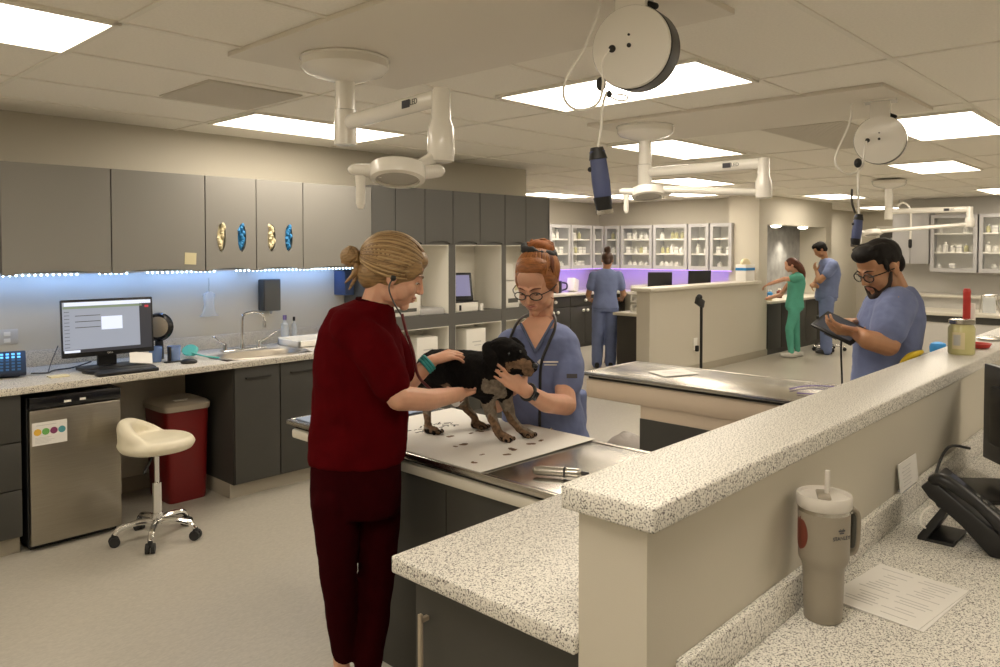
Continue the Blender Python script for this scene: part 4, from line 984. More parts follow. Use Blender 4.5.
# purple strip
t = empty('led_strip', (11.5, 7.0, 1.3), 'purple glowing light strip under the far glass cabinets', 'light')
obj('tape', B().box(11.37, 11.39, 5.65, 8.1, 1.296, 1.304).box(9.3, 11.35, 8.12, 8.14, 1.296, 1.304), 'led_purple', t)
for loc, rot, sz in (((11.5, 6.9, 1.29), (0, radians(-30), 0), (.03, 2.4)), ((10.3, 8.25, 1.29), (radians(30), 0, 0), (2.0, .03))):
    L = bpy.data.lights.new('strip_light', 'AREA'); L.shape = 'RECTANGLE'; L.size, L.size_y = sz; L.energy = 4.5; L.color = (.30, .17, 1)
    lo = bpy.data.objects.new('strip_light', L); COL.objects.link(lo); lo.parent = t; lo.location = V(*loc)-t.location; lo.rotation_euler = rot
# far counters
tag(obj('countertop', B().box(6.2, 11.7, 7.75, 8.44, .878, .918, .005).box(11.05, 11.69, 5.75, 7.75, .878, .918, .005), 'solid_top'), 'far L shaped white countertop under the purple light', 'countertop')
def far_unit(x0, x1, l):
    t = empty('base_cabinet', ((x0+x1)/2, 8.1, 0), l, 'cabinet', 'dark base cabinets at the far left')
    obj('body', B().box(x0, x1, 7.82, 8.44, .0, .877), 'cab_dark', t)
    d = obj('drawer', B().box(x0+.006, x1-.006, 7.80, 7.82, .70, .868, .003), 'cab_dark', t); obj('knob', B().ell(((x0+x1)/2, 7.785, .79), .028), 'white_plastic', d)
    for k in (0, 1):
        w = (x1-x0)/2; d = obj('door', B().box(x0+k*w+.006, x0+(k+1)*w-.006, 7.80, 7.82, .06, .69, .003), 'cab_dark', t); obj('knob', B().ell((x0+w+(-.06 if k == 0 else .06), 7.785, .62), .026), 'white_plastic', d)
    return t
far_unit(8.4, 9.2, 'dark base cabinet far left, mostly behind the red haired woman'); far_unit(9.2, 10.0, 'dark base cabinet with white knobs left of the standing woman'); far_unit(10.0, 10.8, 'dark base cabinet with white knobs right behind the standing woman'); far_unit(10.8, 11.6, 'dark base cabinet in the far corner behind the low wall')
tag(obj('countertop', B().box(8.55, 11.1, 5.295, 5.95, .76, .80, .005), 'solid_top'), 'white desk top behind the far half wall where the woman stands', 'desk')
t = empty('desk_cabinet', (9.9, 5.6, 0), 'dark cabinet below the white desk behind the far half wall', 'cabinet'); obj('body', B().box(8.75, 11.1, 5.295, 5.9, .0, .76), 'cab_dark', t); obj('side', B().box(8.58, 8.62, 5.295, 5.9, 0, .76), 'cab_under', t)
for x, y, l in ((9.17, 5.6, 'black monitor standing behind the far half wall, left of the two'), (10.27, 5.6, 'black monitor standing behind the far half wall, right of the two')):
    t = empty('computer_monitor', (x, y, .80), l, 'monitor', 'black monitors behind the far half wall')
    R_ = Euler((radians(8), 0, radians(-52))).to_matrix()
    obj('bezel', B().obox((x, y, 1.22), (.33, .02, .23), R_, .006), 'black', t); obj('stand', B().obox((x, y, .96), (.06, .04, .32), None), 'black', t); obj('foot', B().box(x-.13, x+.13, y-.09, y+.09, .80, .815, .004), 'black', t)
t = empty('tissue_box', (10.93, 5.195, 1.168), 'white carton with blue stripe on the far half wall cap', 'box')
obj('box', B().box(10.78, 11.08, 5.12, 5.28, 1.168, 1.42, .004), 'paper', t); obj('stripe', B().box(10.777, 11.083, 5.117, 5.283, 1.33, 1.37), 'blue', t)
obj('contents', B().ell((10.93, 5.2, 1.43), (.12, .06, .08)), 'glove_cream', t)
t = empty('paper_tray', (8.85, 5.6, .80), 'stack of white trays and papers behind the far half wall', 'tray')
for k in range(3): obj('tray', B().box(8.75, 9.15, 5.4, 5.8, .80+.13*k, .815+.13*k, .003).box(8.75, 9.15, 5.78, 5.8, .80+.13*k, .90+.13*k), 'white_plastic', t)
obj('stack', B().box(8.78, 9.1, 5.42, 5.76, .815, .86).box(8.78, 9.1, 5.42, 5.76, .945, .98).box(8.78, 9.1, 5.42, 5.76, 1.075, 1.13), 'paper', t)
t = empty('coffee_pot', (9.95, 8.05, .918), 'small black mug on the far left countertop', 'mug')
obj('cup', B().lathe([(.07, 0), (.085, .02), (.085, .2), (.07, .2)], (9.95, 8.05, .918), seg=20), 'black', t); obj('handle', B().tube([(10.03, 8.0, 1.09), (10.10, 7.96, 1.07), (10.10, 7.96, .99), (10.03, 8.0, .96)], .014, 8, smooth=4), 'black', t)
tag(obj('paper_stand', B().obox((10.45, 8.1, 1.03), (.22, .14, .22), Euler((0, .2, .3)).to_matrix(), .01), 'white_plastic'), 'white block shaped holder on the far left countertop near the corner', 'holder')
# stool behind the standing woman
t = empty('bar_stool', (8.95, 6.25, 0), 'thin legged stool half hidden behind the standing woman legs', 'stool')
obj('seat', B().lathe([(.16, .50), (.18, .52), (.18, .55), (.15, .565)], (9.2, 6.3, 0), seg=24), 'black', t)
for k in range(4):
    a = pi/4+k*pi/2; obj('leg', B().cyl((9.2+cos(a)*.11, 6.3+sin(a)*.11, .50), (9.2+cos(a)*.2, 6.3+sin(a)*.2, 0), .012), 'tan_metal', t)
# recess counter
tag(obj('countertop', B().box(11.48, 14.01, 5.02, 5.615, .80, .84, .004), 'solid_top'), 'white countertop inside the recess beside the green scrubs', 'countertop')
t = empty('base_cabinet', (12.7, 5.3, 0), 'dark cabinets below the recess countertop', 'cabinet'); obj('body', B().box(11.48, 14.0, 5.1, 5.61, 0, .80), 'cab_dark', t)
for k in range(5): obj('door', B().box(11.49+k*.5, 11.98+k*.5, 5.085, 5.1, .08, .79, .003), 'cab_dark', t)
for x, l in ((12.05, 'left of two round spotlights over the recess counter'), (13.15, 'right of two round spotlights over the recess counter')):
    t = empty('spotlight', (x, 5.4, 2.04), l, 'light', 'round spotlights in the recess header')
    obj('ring', B().lathe([(.10, 2.038), (.105, 2.03), (.085, 2.025)], (x, 5.22, 0), seg=24), 'white_enamel', t); obj('bulb', B().ell((x, 5.22, 2.022), (.08, .08, .028)), 'spot_glow', t)
    L = bpy.data.lights.new('spot_lamp', 'SPOT'); L.energy = 45; L.spot_size = radians(95); L.spot_blend = .7; L.color = (1, .88, .68); L.shadow_soft_size = .05
    lo = bpy.data.objects.new('spot_lamp', L); COL.objects.link(lo); lo.parent = t; lo.location = V(x, 5.40, 1.98)-V(x, 5.4, 2.04)
for x, y, c, h, l in ((11.62, 5.3, 'red', .12, 'red bottle on the recess counter nearest the pillar'), (11.75, 5.35, 'white_plastic', .14, 'white bottle on the recess counter near the pillar'), (11.9, 5.4, 'black', .20, 'dark bottle on the recess counter under the green sleeve'), (12.15, 5.35, 'blue', .14, 'blue bottle on the recess counter by the hands'), (11.68, 5.15, 'glove_cream', .08, 'cream cup on the front of the recess counter'), (12.4, 5.3, 'orange_mark', .16, 'brown bottle on the recess counter behind the green scrubs')):
    bottle('counter_bottle', x, y, .84, .045, h, c, 'white_plastic', l)
# right far peninsula
tag(obj('countertop', B().box(9.95, 10.7, .9, 2.78, .878, .918, .005), 'solid_top'), 'pale countertop of the far right island behind the man with the tablet', 'countertop')
t = empty('island', (10.3, 1.8, 0), 'beige island with dark strip behind the man with the tablet', 'counter'); obj('body', B().box(10.0, 10.65, .95, 2.74, 0, .80), 'wall_cool', t); obj('strip', B().box(9.99, 10.66, .95, 2.75, .80, .877), 'cab_dark', t)
t = empty('wire_basket', (10.3, 1.9, .918), 'small clear stand on the far right island at the photo edge', 'stand')
obj('frame', B().tube([(10.2, 1.80, .92), (10.2, 1.86, 1.12), (10.2, 1.98, 1.12), (10.2, 2.0, .92)], .008, 8).tube([(10.35, 1.80, .92), (10.35, 1.86, 1.12), (10.35, 1.98, 1.12), (10.35, 2.0, .92)], .008, 8), 'chrome', t); obj('side', B().box(10.19, 10.2, 1.84, 1.97, .92, 1.1), 'clear_plastic', t)
tag(obj('countertop', B().box(13.6, 14.19, .5, 3.9, .878, .918, .005), 'solid_top'), 'pale countertop along the far right wall under the glass cabinets', 'countertop')
t = empty('base_cabinet', (13.9, 2, 0), 'pale base cabinet along the far right wall', 'cabinet'); obj('body', B().box(13.65, 14.19, .5, 3.88, 0, .877), 'wall_cool', t); obj('kick', B().box(13.64, 14.19, .5, 3.88, 0, .08), 'cab_dark', t)

# ================================================================ PEOPLE AND DOG
mat('stetho_red', (.10, .008, .012), .35)
mat('watch_face', (.02, .02, .025), .1)
mat('scrub_dark', (.09, .115, .20), .85)
mat('shoe_white', (.62, .60, .55), .6)
RV, AV, UV = V(.685, -.729, 0), V(.729, .685, 0), V(0, 0, 1)
def dvec(r, a, u): return (RV*r+AV*a+UV*u).normalized()
def organic(name, b, m, parent, vox=.005, it=6, fac=.5, fold=0, fscale=.08, bake=False):
    o = obj(name, b, m, parent, 180)
    r = o.modifiers.new('remesh', 'REMESH'); r.mode = 'VOXEL'; r.voxel_size = vox; r.use_smooth_shade = True
    s = o.modifiers.new('smooth', 'SMOOTH'); s.iterations = it; s.factor = fac
    if fold:
        tx = bpy.data.textures.new('folds', 'CLOUDS'); tx.noise_scale = fscale; tx.noise_depth = 2
        d = o.modifiers.new('folds', 'DISPLACE'); d.texture = tx; d.strength = fold; d.mid_level = .5; d.texture_coords = 'LOCAL'
    return o
def hframe(f, up=(0, 0, 1), roll=0):
    y = V(*f).normalized(); z = V(*up); z = (z-y*z.dot(y)).normalized(); x = y.cross(z)
    M = Matrix((x, y, z)).transposed()
    return M @ Matrix.Rotation(radians(roll), 3, 'Y')
def head(b, c, M, s=1, male=False):
    P = lambda x, y, z: V(*c)+M @ V(x, y, z)*s
    E = lambda p, r: b.ell(P(*p), tuple(q*s for q in r), M)
    E((0, -.012, .028), (.074, .094, .088)); E((0, .028, -.018), (.061, .062, .086)); E((0, .030, -.062), (.050 if male else .046, .050, .042))
    E((0, .066, -.090), (.021 if male else .018, .018, .018)); E((0, .055, .045), (.055, .032, .045))
    for q in (-1, 1):
        E((q*.034, .056, -.030), (.024, .026, .026)); E((q*.045, .005, -.065), (.014, .03, .03))
        b.cap(P(q*.012, .088, .020), .0075*s, P(q*.044, .072, .020), .0065*s)
        E((q*.0095, .098, -.033), (.008, .009, .007))
        E((q*.077, -.008, -.010), (.009, .019, .030)); E((q*.079, -.004, -.030), (.007, .010, .012))
        E((q*.031, .075, .007), (.0150, .0115, .0095))
    E((0, .046, -.052), (.045, .040, .046)); E((0, .018, -.080), (.036, .046, .028))
    for q in (-1, 1): E((q*.038, .036, -.045), (.026, .032, .034))
    b.cap(P(0, .085, .014), .0085*s, P(0, .103, -.026), .0100*s); E((0, .105, -.029), (.0105, .0095, .0085))
    b.cap(P(-.016, .084, -.0545), .006*s, P(.016, .084, -.0545), .006*s); E((0, .089, -.0545), (.014, .007, .007)); E((0, .086, -.066), (.014, .008, .007))
def face_parts(root, c, M, s, browm, closed=True, beard=None):
    P = lambda x, y, z: V(*c)+M @ V(x, y, z)*s
    br = B(); ld = B()
    for q in (-1, 1):
        br.tube([P(q*.013, .0930, .019), P(q*.030, .0895, .0250), P(q*.048, .077, .020)], [.0022*s, .003*s, .0014*s], 8, smooth=3, ends=True)
        ld.tube([P(q*.019, .0860, -.001), P(q*.031, .0895, -.0035), P(q*.043, .083, -.001)], [.0010*s, .0016*s, .0010*s], 6, smooth=3, ends=True)
    for q in (-1, 1):
        ey = obj('eye', B().ell(P(q*.031, .0735, -.001), .0095*s), 'eye_white', root); obj('iris', B().ell(P(q*.031, .0800, -.0035), .0045*s), 'iris', ey)
    obj('eyebrows', br, browm, root); obj('lashes', ld, browm if browm != 'hair_blonde' else 'strand_dark', root)
    l = B(); l.tube([P(-.021, .084, -.056), P(-.008, .0925, -.0525), P(0, .0925, -.054), P(.008, .0925, -.0525), P(.021, .084, -.056)], [.0015*s, .0035*s, .0032*s, .0035*s, .0015*s], 8, smooth=3, ends=True)
    l.tube([P(-.018, .084, -.060), P(0, .0915, -.0620), P(.018, .084, -.060)], [.0015*s, .0042*s, .0015*s], 8, smooth=4, ends=True)
    obj('lips', l, 'lips', root)
def neck(b, c, M, s, base, r=.052):
    b.cap(V(*c)+M @ V(0, -.028, -.05)*s, r*s, base, r*1.08)
def hand(b, w, d, n, side=1, s=1, curl=(18, 25, 20), spread=4, thumb=(.55, .75, -.25), tcurl=15):
    w, d, n = V(*w), V(*d).normalized(), V(*n); n = (n-d*n.dot(d)).normalized(); sd = d.cross(n)*side
    offs = (.031, .0105, -.0105, -.030)
    b.ell(w+d*.045*s, (.034*s, .050*s, .0155*s), Matrix((sd, d, n)).transposed())
    for o, L, r, k in zip(offs, (.072, .081, .075, .058), (.0088, .009, .0086, .0076), (.086, .090, .086, .078)):
        kn = w+(d*k+sd*o)*s
        b.cap(w+sd*o*.55*s+d*.01*s, .0135*s, kn, .0108*s)
        dd = Matrix.Rotation(radians(spread*(o/.03)), 3, d.cross(sd)) @ d if False else (d+sd*(o/.03)*math.tan(radians(spread))).normalized()
        p = kn; rr = r*s
        for f, c_ in zip((.45, .31, .24), curl):
            ax = dd.cross(n).normalized(); dd = Matrix.Rotation(radians(-c_), 3, ax) @ dd; nn = n
            q = p+dd*L*f*s; b.cap(p, rr, q, rr*.92, 10); p = q; rr *= .92
    t0 = w+(d*.018+sd*.024)*s; td = (d*thumb[0]+sd*thumb[1]+n*thumb[2]).normalized(); rr = .0135*s
    for f in (.040, .032, .026):
        q = t0+td*f*s; b.cap(t0, rr, q, rr*.85, 10); t0 = q; rr *= .85; td = (td*cos(radians(tcurl))+d*sin(radians(tcurl))).normalized()
def limb(b, pts):
    for (p, r), (q, t) in zip(pts[:-1], pts[1:]): b.cap(p, r, q, t, 14)
def torso(b, rings, power=2.3): b.loft([(c, RV*w, AV*d) for c, w, d in rings], 32, power)
def strands(root, c, M, s, starts, end, rad, cen, mats_, r=.0032, n=9, lift=.004, name='hair_strands'):
    """locks that run over the hair shell from the hairline to the knot"""
    bs = [B() for _ in mats_]
    ev = V(*end).normalized()
    for i, st in enumerate(starts):
        a = V(*st).normalized(); ang = a.angle(ev); pts = []; rs = []
        for k in range(n):
            t = k/(n-1); v = (a*sin((1-t)*ang)+ev*sin(t*ang))/max(1e-4, sin(ang))
            q = V(v.x*rad[0], v.y*rad[1], v.z*rad[2])*(1+lift/.1*sin(pi*t)*.5)+V(*cen)
            pts.append(V(*c)+M @ q*s); rs.append(r*s*(.45+.9*sin(pi*min(1, t*.9+.1))))
        bs[i % len(bs)].tube(pts, rs, 6, smooth=2, ends=True)
    for bb, m in zip(bs, mats_): 
        o = obj(name, bb, m, root, 180)

# ---------------------------------------------------------------- the blonde woman in maroon scrubs
c0 = (1.675, 2.335, 0)
W1 = empty('person', (1.62, 2.33, 0), 'blonde woman in dark maroon scrubs with a stethoscope, leaning over the dog', 'person')
hc = (1.776, 2.197, 1.559); hM = hframe(dvec(.95, .16, -.36), (0, 0, 1))
b = B(); head(b, hc, hM, 1.08)
neck(b, hc, hM, 1.08, (1.715, 2.255, 1.413), .050)
limb(b, [((1.653, 2.232, 1.339), .042), ((1.676, 2.053, 1.136), .044), ((1.81, 2.055, 1.11), .040), ((2.017, 2.111, 1.095), .0275)])
hand(b, (2.017, 2.111, 1.091), dvec(.38, .92, -.02), dvec(.10, -.10, -.98), 1, .95, (35, 45, 35))
limb(b, [((1.806, 2.301, 1.321), .042), ((1.915, 2.309, 1.119), .042), ((2.006, 2.259, 1.205), .027)])
hand(b, (2.003, 2.262, 1.208), dvec(.93, .30, .26), dvec(-.25, -.30, .90), -1, 1.05, (24, 22, 16), 5, (.75, .60, -.35))
torso(b, [((1.7, 2.271, 1.398), .10, .07), ((1.687, 2.279, 1.244), .13, .08), ((1.677, 2.279, 0.988), .11, .08), ((1.666, 2.284, 0.805), .11, .08)])
for l in ([((1.605, 2.291, 0.817), .075), ((1.612, 2.328, 0.476), .05), ((1.637, 2.349, 0.199), .034), ((1.655, 2.369, 0.064), .030)], [((1.735, 2.268, 0.793), .075), ((1.741, 2.278, 0.451), .05), ((1.713, 2.297, 0.189), .034), ((1.7, 2.306, 0.055), .030)]): limb(b, l)
organic('body', b, 'skin_pale', W1, .0042, 3, .4)
face_parts(W1, hc, hM, 1.08, 'strand_dark')
b = B()
torso(b, [((1.717, 2.256, 1.467), .060, .058), ((1.709, 2.264, 1.456), .078, .072), ((1.691, 2.282, 1.431), .115, .105), ((1.682, 2.289, 1.354), .142, .135), ((1.68, 2.288, 1.288), .158, .145), ((1.681, 2.283, 1.171), .172, .140), ((1.678, 2.28, 1.025), .176, .135), ((1.671, 2.284, 0.944), .180, .138), ((1.665, 2.288, 0.875), .176, .140)], 2.2)
limb(b, [((1.617, 2.242, 1.362), .085), ((1.644, 2.151, 1.297), .080), ((1.67, 2.09, 1.185), .071)])
limb(b, [((1.791, 2.318, 1.343), .075), ((1.857, 2.317, 1.261), .070), ((1.896, 2.317, 1.171), .062)])
organic('scrub_top', b, 'scrub_maroon', W1, .007, 8, .5, .016, .09)
b = B(); pts = [V(*hc)+hM @ V(0, -.03, -.10)*1.08]
b.tube([V(*(1.717, 2.256, 1.464))+(RV*cos(a)*.054+AV*sin(a)*.054)+UV*(-.012*cos(a)-.006) for a in [2*pi*k/24 for k in range(24)]], .007, 8, closed=True)
obj('neckline', b, 'trouser_maroon', W1, 180)
b = B(); q = V(*(1.672, 2.081, 1.179)); dd = (V(*(1.675, 2.053, 1.129))-V(*(1.644, 2.151, 1.297))).normalized(); u_ = dd.orthogonal().normalized(); w_ = dd.cross(u_)
b = B()
torso(b, [((1.668, 2.286, 0.926), .160, .128), ((1.664, 2.287, 0.842), .166, .132), ((1.662, 2.285, 0.732), .162, .127), ((1.663, 2.282, 0.688), .152, .115)], 2.4)
limb(b, [((1.583, 2.297, 0.748), .088), ((1.595, 2.304, 0.525), .072), ((1.622, 2.326, 0.307), .058), ((1.65, 2.348, 0.15), .046)])
limb(b, [((1.745, 2.269, 0.716), .092), ((1.755, 2.278, 0.484), .074), ((1.741, 2.285, 0.278), .062), ((1.716, 2.29, 0.099), .052)])
organic('trousers', b, 'trouser_maroon', W1, .008, 6, .5, .014, .11)
for px, d, k in ((344, 2.86, 0), (366, 2.86, 1)):
    p = V(*(1.653, 2.354, 0.002)) if k == 0 else V(*(1.711, 2.291, -0.005)); p.z = .04; f = dvec(.98, -.08, 0)
    g = B(); g.loft([(p-f*.07, f.cross(UV)*.030, UV*.035), (p-f*.04, f.cross(UV)*.036, UV*.040), (p+f*.05, f.cross(UV)*.043, UV*.036), (p+f*.14, f.cross(UV)*.045, UV*.026), (p+f*.185, f.cross(UV)*.03, UV*.018)], 20, 2.6)
    obj('shoe', g, 'shoe_white', W1, 60)
# hair
b = B(); s = 1.08; H = lambda x, y, z: V(*hc)+hM @ V(x, y, z)*s
b.ell(H(0, -.018, .032), (.086*s, .108*s, .094*s), hM); b.ell(H(0, .034, .070), (.066*s, .060*s, .042*s), hM); b.ell(H(0, -.070, -.020), (.064*s, .055*s, .060*s), hM)
for q in (-1, 1): b.ell(H(q*.058, -.020, .020), (.030*s, .070*s, .046*s), hM); b.ell(H(q*.060, .030, .040), (.022*s, .050*s, .040*s), hM)
organic('hair', b, 'hair_blonde', W1, .005, 4, .5)
random.seed(11); st = []
for k in range(110):
    a = -1.95+3.9*k/109+random.uniform(-.03, .03); w = random.uniform(.30, .78)
    st.append((sin(a)*cos(w), sin(w)*(1 if abs(a) < 1.35 else .55), cos(a)*cos(w)))
strands(W1, hc, hM, s, st, (0, -.98, -.12), (.091, .118, .100), (0, -.016, .033), ('hair_blonde', 'strand_light', 'strand_dark', 'hair_blonde'), .0042, 10, .006)
b = B(); bc = H(0, -.160, .004); b.ell(bc, (.030, .036, .036), hM)
random.seed(4)
for k in range(16):
    a0 = random.uniform(0, 6.28); tilt = Matrix.Rotation(random.uniform(-.9, .9), 3, 'X') @ Matrix.Rotation(random.uniform(-.9, .9), 3, 'Z'); r0 = random.uniform(.026, .034)
    b.tube([bc+hM @ (tilt @ V(cos(a0+t)*r0, .004*sin(2*t), sin(a0+t)*r0)) for t in [j*.5 for j in range(9)]], [.003]+[.007]*7+[.003], 6, smooth=2, ends=True)
b.tube([H(0, -.120, .002), bc], [.022, .024], 12)
for q, e_ in (((.01, -.125, -.03), (.0, -.145, -.085)), ((-.008, -.12, -.03), (.01, -.125, -.10)), ((0, -.13, -.02), (-.01, -.135, -.07))): b.tube([bc, H(*q), H(*e_)], [.012, .012, .003], 8, smooth=4, ends=True)
obj('bun', b, 'hair_blonde', W1, 180)
# stethoscope and wrist bands
t = empty('stethoscope', (1.749, 2.164, 1.466), 'dark red stethoscope hanging from the ears of the blonde woman', 'stethoscope')
ear = H(.083, -.004, -.012) if (H(.083, 0, 0)-V(0, 0, 1.65)).length < (H(-.083, 0, 0)-V(0, 0, 1.65)).length else H(-.083, -.004, -.012)
obj('ear_tip', B().ell(ear, (.011, .011, .012)), 'black', t)
obj('ear_tube', B().tube([ear, (1.697, 2.133, 1.513), (1.696, 2.103, 1.461), (1.714, 2.082, 1.416)], .0030, 8, smooth=5), 'black', t)
obj('tube', B().tube([(1.714, 2.082, 1.423), (1.722, 2.071, 1.367), (1.751, 2.067, 1.287), (1.787, 2.083, 1.199), (1.882, 2.125, 1.131), (1.996, 2.162, 1.061), (2.054, 2.173, 1.058)], .0055, 8, smooth=5), 'stetho_red', t)
obj('chest_piece', B().cyl((2.068, 2.187, 1.047), (2.1, 2.198, 1.057), .022), 'chrome', t)
wb = V(*(1.988, 2.263, 1.198)); ax = (V(*(2.006, 2.259, 1.205))-V(*(1.915, 2.309, 1.119))).normalized(); u_ = ax.orthogonal().normalized(); w_ = ax.cross(u_)
g = B(); 
for k in (-1, 0, 1): g.tube([wb+ax*.011*k+(u_*cos(a)+w_*sin(a))*.032 for a in [2*pi*j/20 for j in range(20)]], .006, 8, closed=True)
tag(obj('wrist_band', g, 'teal_band', None, 60), 'teal beaded band around the wrist resting on the dog', 'bracelet')

# ---------------------------------------------------------------- the red haired woman in blue scrubs
W2 = empty('person', (2.72, 2.24, 0), 'red haired woman with glasses in blue scrubs holding the dog chin', 'person')
hc = (2.588, 2.207, 1.495); hM = hframe(dvec(-.40, -.85, -.42), (0, 0, 1), 0); s = 1.13
b = B(); head(b, hc, hM, s); neck(b, hc, hM, s, (2.65, 2.235, 1.292), .050)
b.loft([((2.632, 2.226, 1.321), RV*.075, AV*.06), ((2.628, 2.228, 1.263), RV*.10, AV*.088), ((2.622, 2.229, 1.15), RV*.10, AV*.10), ((2.622, 2.217, 0.835), RV*.13, AV*.09)], 24)
limb(b, [((2.681, 2.139, 1.18), .042), ((2.556, 2.016, 0.986), .045), ((2.375, 1.976, 1.027), .040), ((2.203, 1.943, 1.107), .027)])
hand(b, (2.203, 1.943, 1.107), dvec(-.72, -.12, .62), dvec(.1, -.95, .15), 1, .92, (8, 12, 10), 4, (.45, .85, -.2))
limb(b, [((2.496, 2.322, 1.199), .050), ((2.406, 2.322, 0.996), .042), ((2.311, 2.189, 0.998), .034), ((2.262, 2.126, 1.043), .027)])
hand(b, (2.27, 2.133, 1.041), dvec(.1, -.3, .9), dvec(.2, .9, .2), -1, 1.0, (10, 14, 10))
for sx in (-1, 1):
    x = .085*sx; limb(b, [(V(2.74, 2.26, .95)+RV*x, .07), (V(2.74, 2.26, .50)+RV*x, .045), (V(2.75, 2.27, .08)+RV*x, .03)])
organic('body', b, 'skin_pale', W2, .0045, 3, .4)
face_parts(W2, hc, hM, s, 'strand_redd')
b = B()
torso(b, [((2.65, 2.236, 1.319), .075, .062), ((2.642, 2.229, 1.293), .125, .085), ((2.634, 2.222, 1.258), .162, .105), ((2.632, 2.22, 1.195), .182, .118), ((2.627, 2.222, 1.082), .180, .120), ((2.628, 2.216, 0.97), .178, .115), ((2.635, 2.204, 0.857), .190, .120), ((2.642, 2.193, 0.762), .205, .125), ((2.644, 2.188, 0.699), .21, .125)])
limb(b, [((2.688, 2.133, 1.216), .074), ((2.668, 2.094, 1.15), .074), ((2.626, 2.061, 1.07), .071)])
limb(b, [((2.521, 2.296, 1.217), .080), ((2.466, 2.293, 1.138), .072), ((2.432, 2.297, 1.067), .064)])
organic('scrub_top', b, 'scrub_blue', W2, .007, 8, .5, .016, .08)
b = B(); torso(b, [(V(2.72, 2.24, 1.0), .17, .12), (V(2.72, 2.24, .85), .165, .12)])
for sx in (-1, 1): limb(b, [(V(2.74, 2.26, .88)+RV*.085*sx, .09), (V(2.75, 2.27, .45)+RV*.09*sx, .075), (V(2.75, 2.27, .12)+RV*.09*sx, .06)])
organic('trousers', b, 'scrub_blue', W2, .012, 5, .5, .01)
for sx in (-1, 1):
    p = V(2.74, 2.26, .045)+RV*.09*sx; f = dvec(0, -1, 0); g = B()
    g.loft([(p-f*.08, f.cross(UV)*.030, UV*.04), (p+f*.02, f.cross(UV)*.042, UV*.042), (p+f*.14, f.cross(UV)*.045, UV*.028), (p+f*.17, f.cross(UV)*.03, UV*.018)], 20, 2.6); obj('shoe', g, 'shoe_white', W2, 60)
# V neck
g = B(); V3 = [V(*(2.506, 2.229, 1.321)), V(*(2.499, 2.141, 1.207)), V(*(2.61, 2.133, 1.333))]
for p, q in ((V3[0], V3[1]), (V3[1], V3[2])): g.tube([p, (p+q)/2+AV*-.006, q], .0065, 8, smooth=3, ends=True)
obj('neckline', g, 'scrub_dark', W2, 180)
g = B(); g.prism([V3[0]+AV*.004, V3[1]+AV*.003, V3[2]+AV*.004, V(*(2.619, 2.168, 1.353)), V(*(2.558, 2.233, 1.344))], AV*.04); obj('collar_skin', g, 'skin_pale', W2)
g = B(); q = V(*(2.543, 2.122, 1.161)); g.obox(q+RV*.02, (.075, .003, .006), Matrix((RV, AV, UV)).transposed()).obox(q+RV*.024-UV*.013, (.055, .003, .004), Matrix((RV, AV, UV)).transposed()); g.prism([q-RV*.035, q-RV*.022+UV*.012, q-RV*.012, q-RV*.022-UV*.014], AV*-.004)
obj('chest_logo', g, 'white_plastic', W2)
g = B(); q = V(*(2.582, 2.005, 1.108)); g.obox(q, (.045, .004, .018), Matrix((RV, AV, UV)).transposed()); obj('sleeve_tag', g, 'ink', W2)
# hair
b = B(); H = lambda x, y, z: V(*hc)+hM @ V(x, y, z)*s
b.ell(H(0, -.028, .034), (.083*s, .102*s, .090*s), hM); b.ell(H(0, -.06, -.02), (.066*s, .055*s, .06*s), hM); 
for q in (-1, 1): b.ell(H(q*.062, -.012, .020), (.024*s, .055*s, .050*s), hM)
b.ell(H(0, .008, .086), (.068*s, .066*s, .040*s), hM)
organic('hair', b, 'hair_red', W2, .005, 4, .5)
random.seed(12); st = []
for k in range(100):
    a = -1.9+3.8*k/99+random.uniform(-.03, .03); w = random.uniform(.30, .75)
    st.append((sin(a)*cos(w), sin(w)*(1 if abs(a) < 1.2 else .4), cos(a)*cos(w)))
strands(W2, hc, hM, s, st, (0, -.55, .83), (.085, .103, .093), (0, -.028, .036), ('hair_red', 'strand_red', 'strand_redd', 'strand_red'), .0042, 9, .008)
bc = V(*(2.631, 2.226, 1.646)); b = B(); b.ell(bc, (.072, .066, .050)); random.seed(8)
for k in range(34):
    a0 = random.uniform(0, 6.28); r0 = random.uniform(.03, .068)
    b.tube([bc+RV*cos(a0+t)*r0+AV*sin(a0+t)*r0*.7+UV*(random.uniform(-.016, .012)+.045*(1-(r0/.072)**2)) for t in [j*.4 for j in range(6)]], [.003, .007, .008, .007, .006, .002], 6, smooth=2, ends=True)
obj('bun', b, 'bun_red', W2, 180)
b = B(); q = V(*(2.612, 2.216, 1.637))
random.seed(2); pts = [q+RV*cos(a)*.064+AV*sin(a)*.064+UV*(-.014*cos(a)+.003*sin(5*a)+.012*sin(a)+.004) for a in [2*pi*k/26 for k in range(26)]]
b.tube(pts, [.019+.003*sin(k*2.3) for k in range(26)], 8, closed=True, smooth=2); obj('scrunchie', b, 'rubber', W2, 180)
for p, e_, mm in ((H(.07, .01, .0), (2.613, 2.119, 1.427), 'strand_red'), (H(.075, -.02, .05), (2.652, 2.139, 1.491), 'strand_red')):
    obj('hair_strands', B().tube([p, (p+V(*e_))/2+RV*.01, e_], [.003, .003, .001], 6, smooth=4), mm, W2, 180)
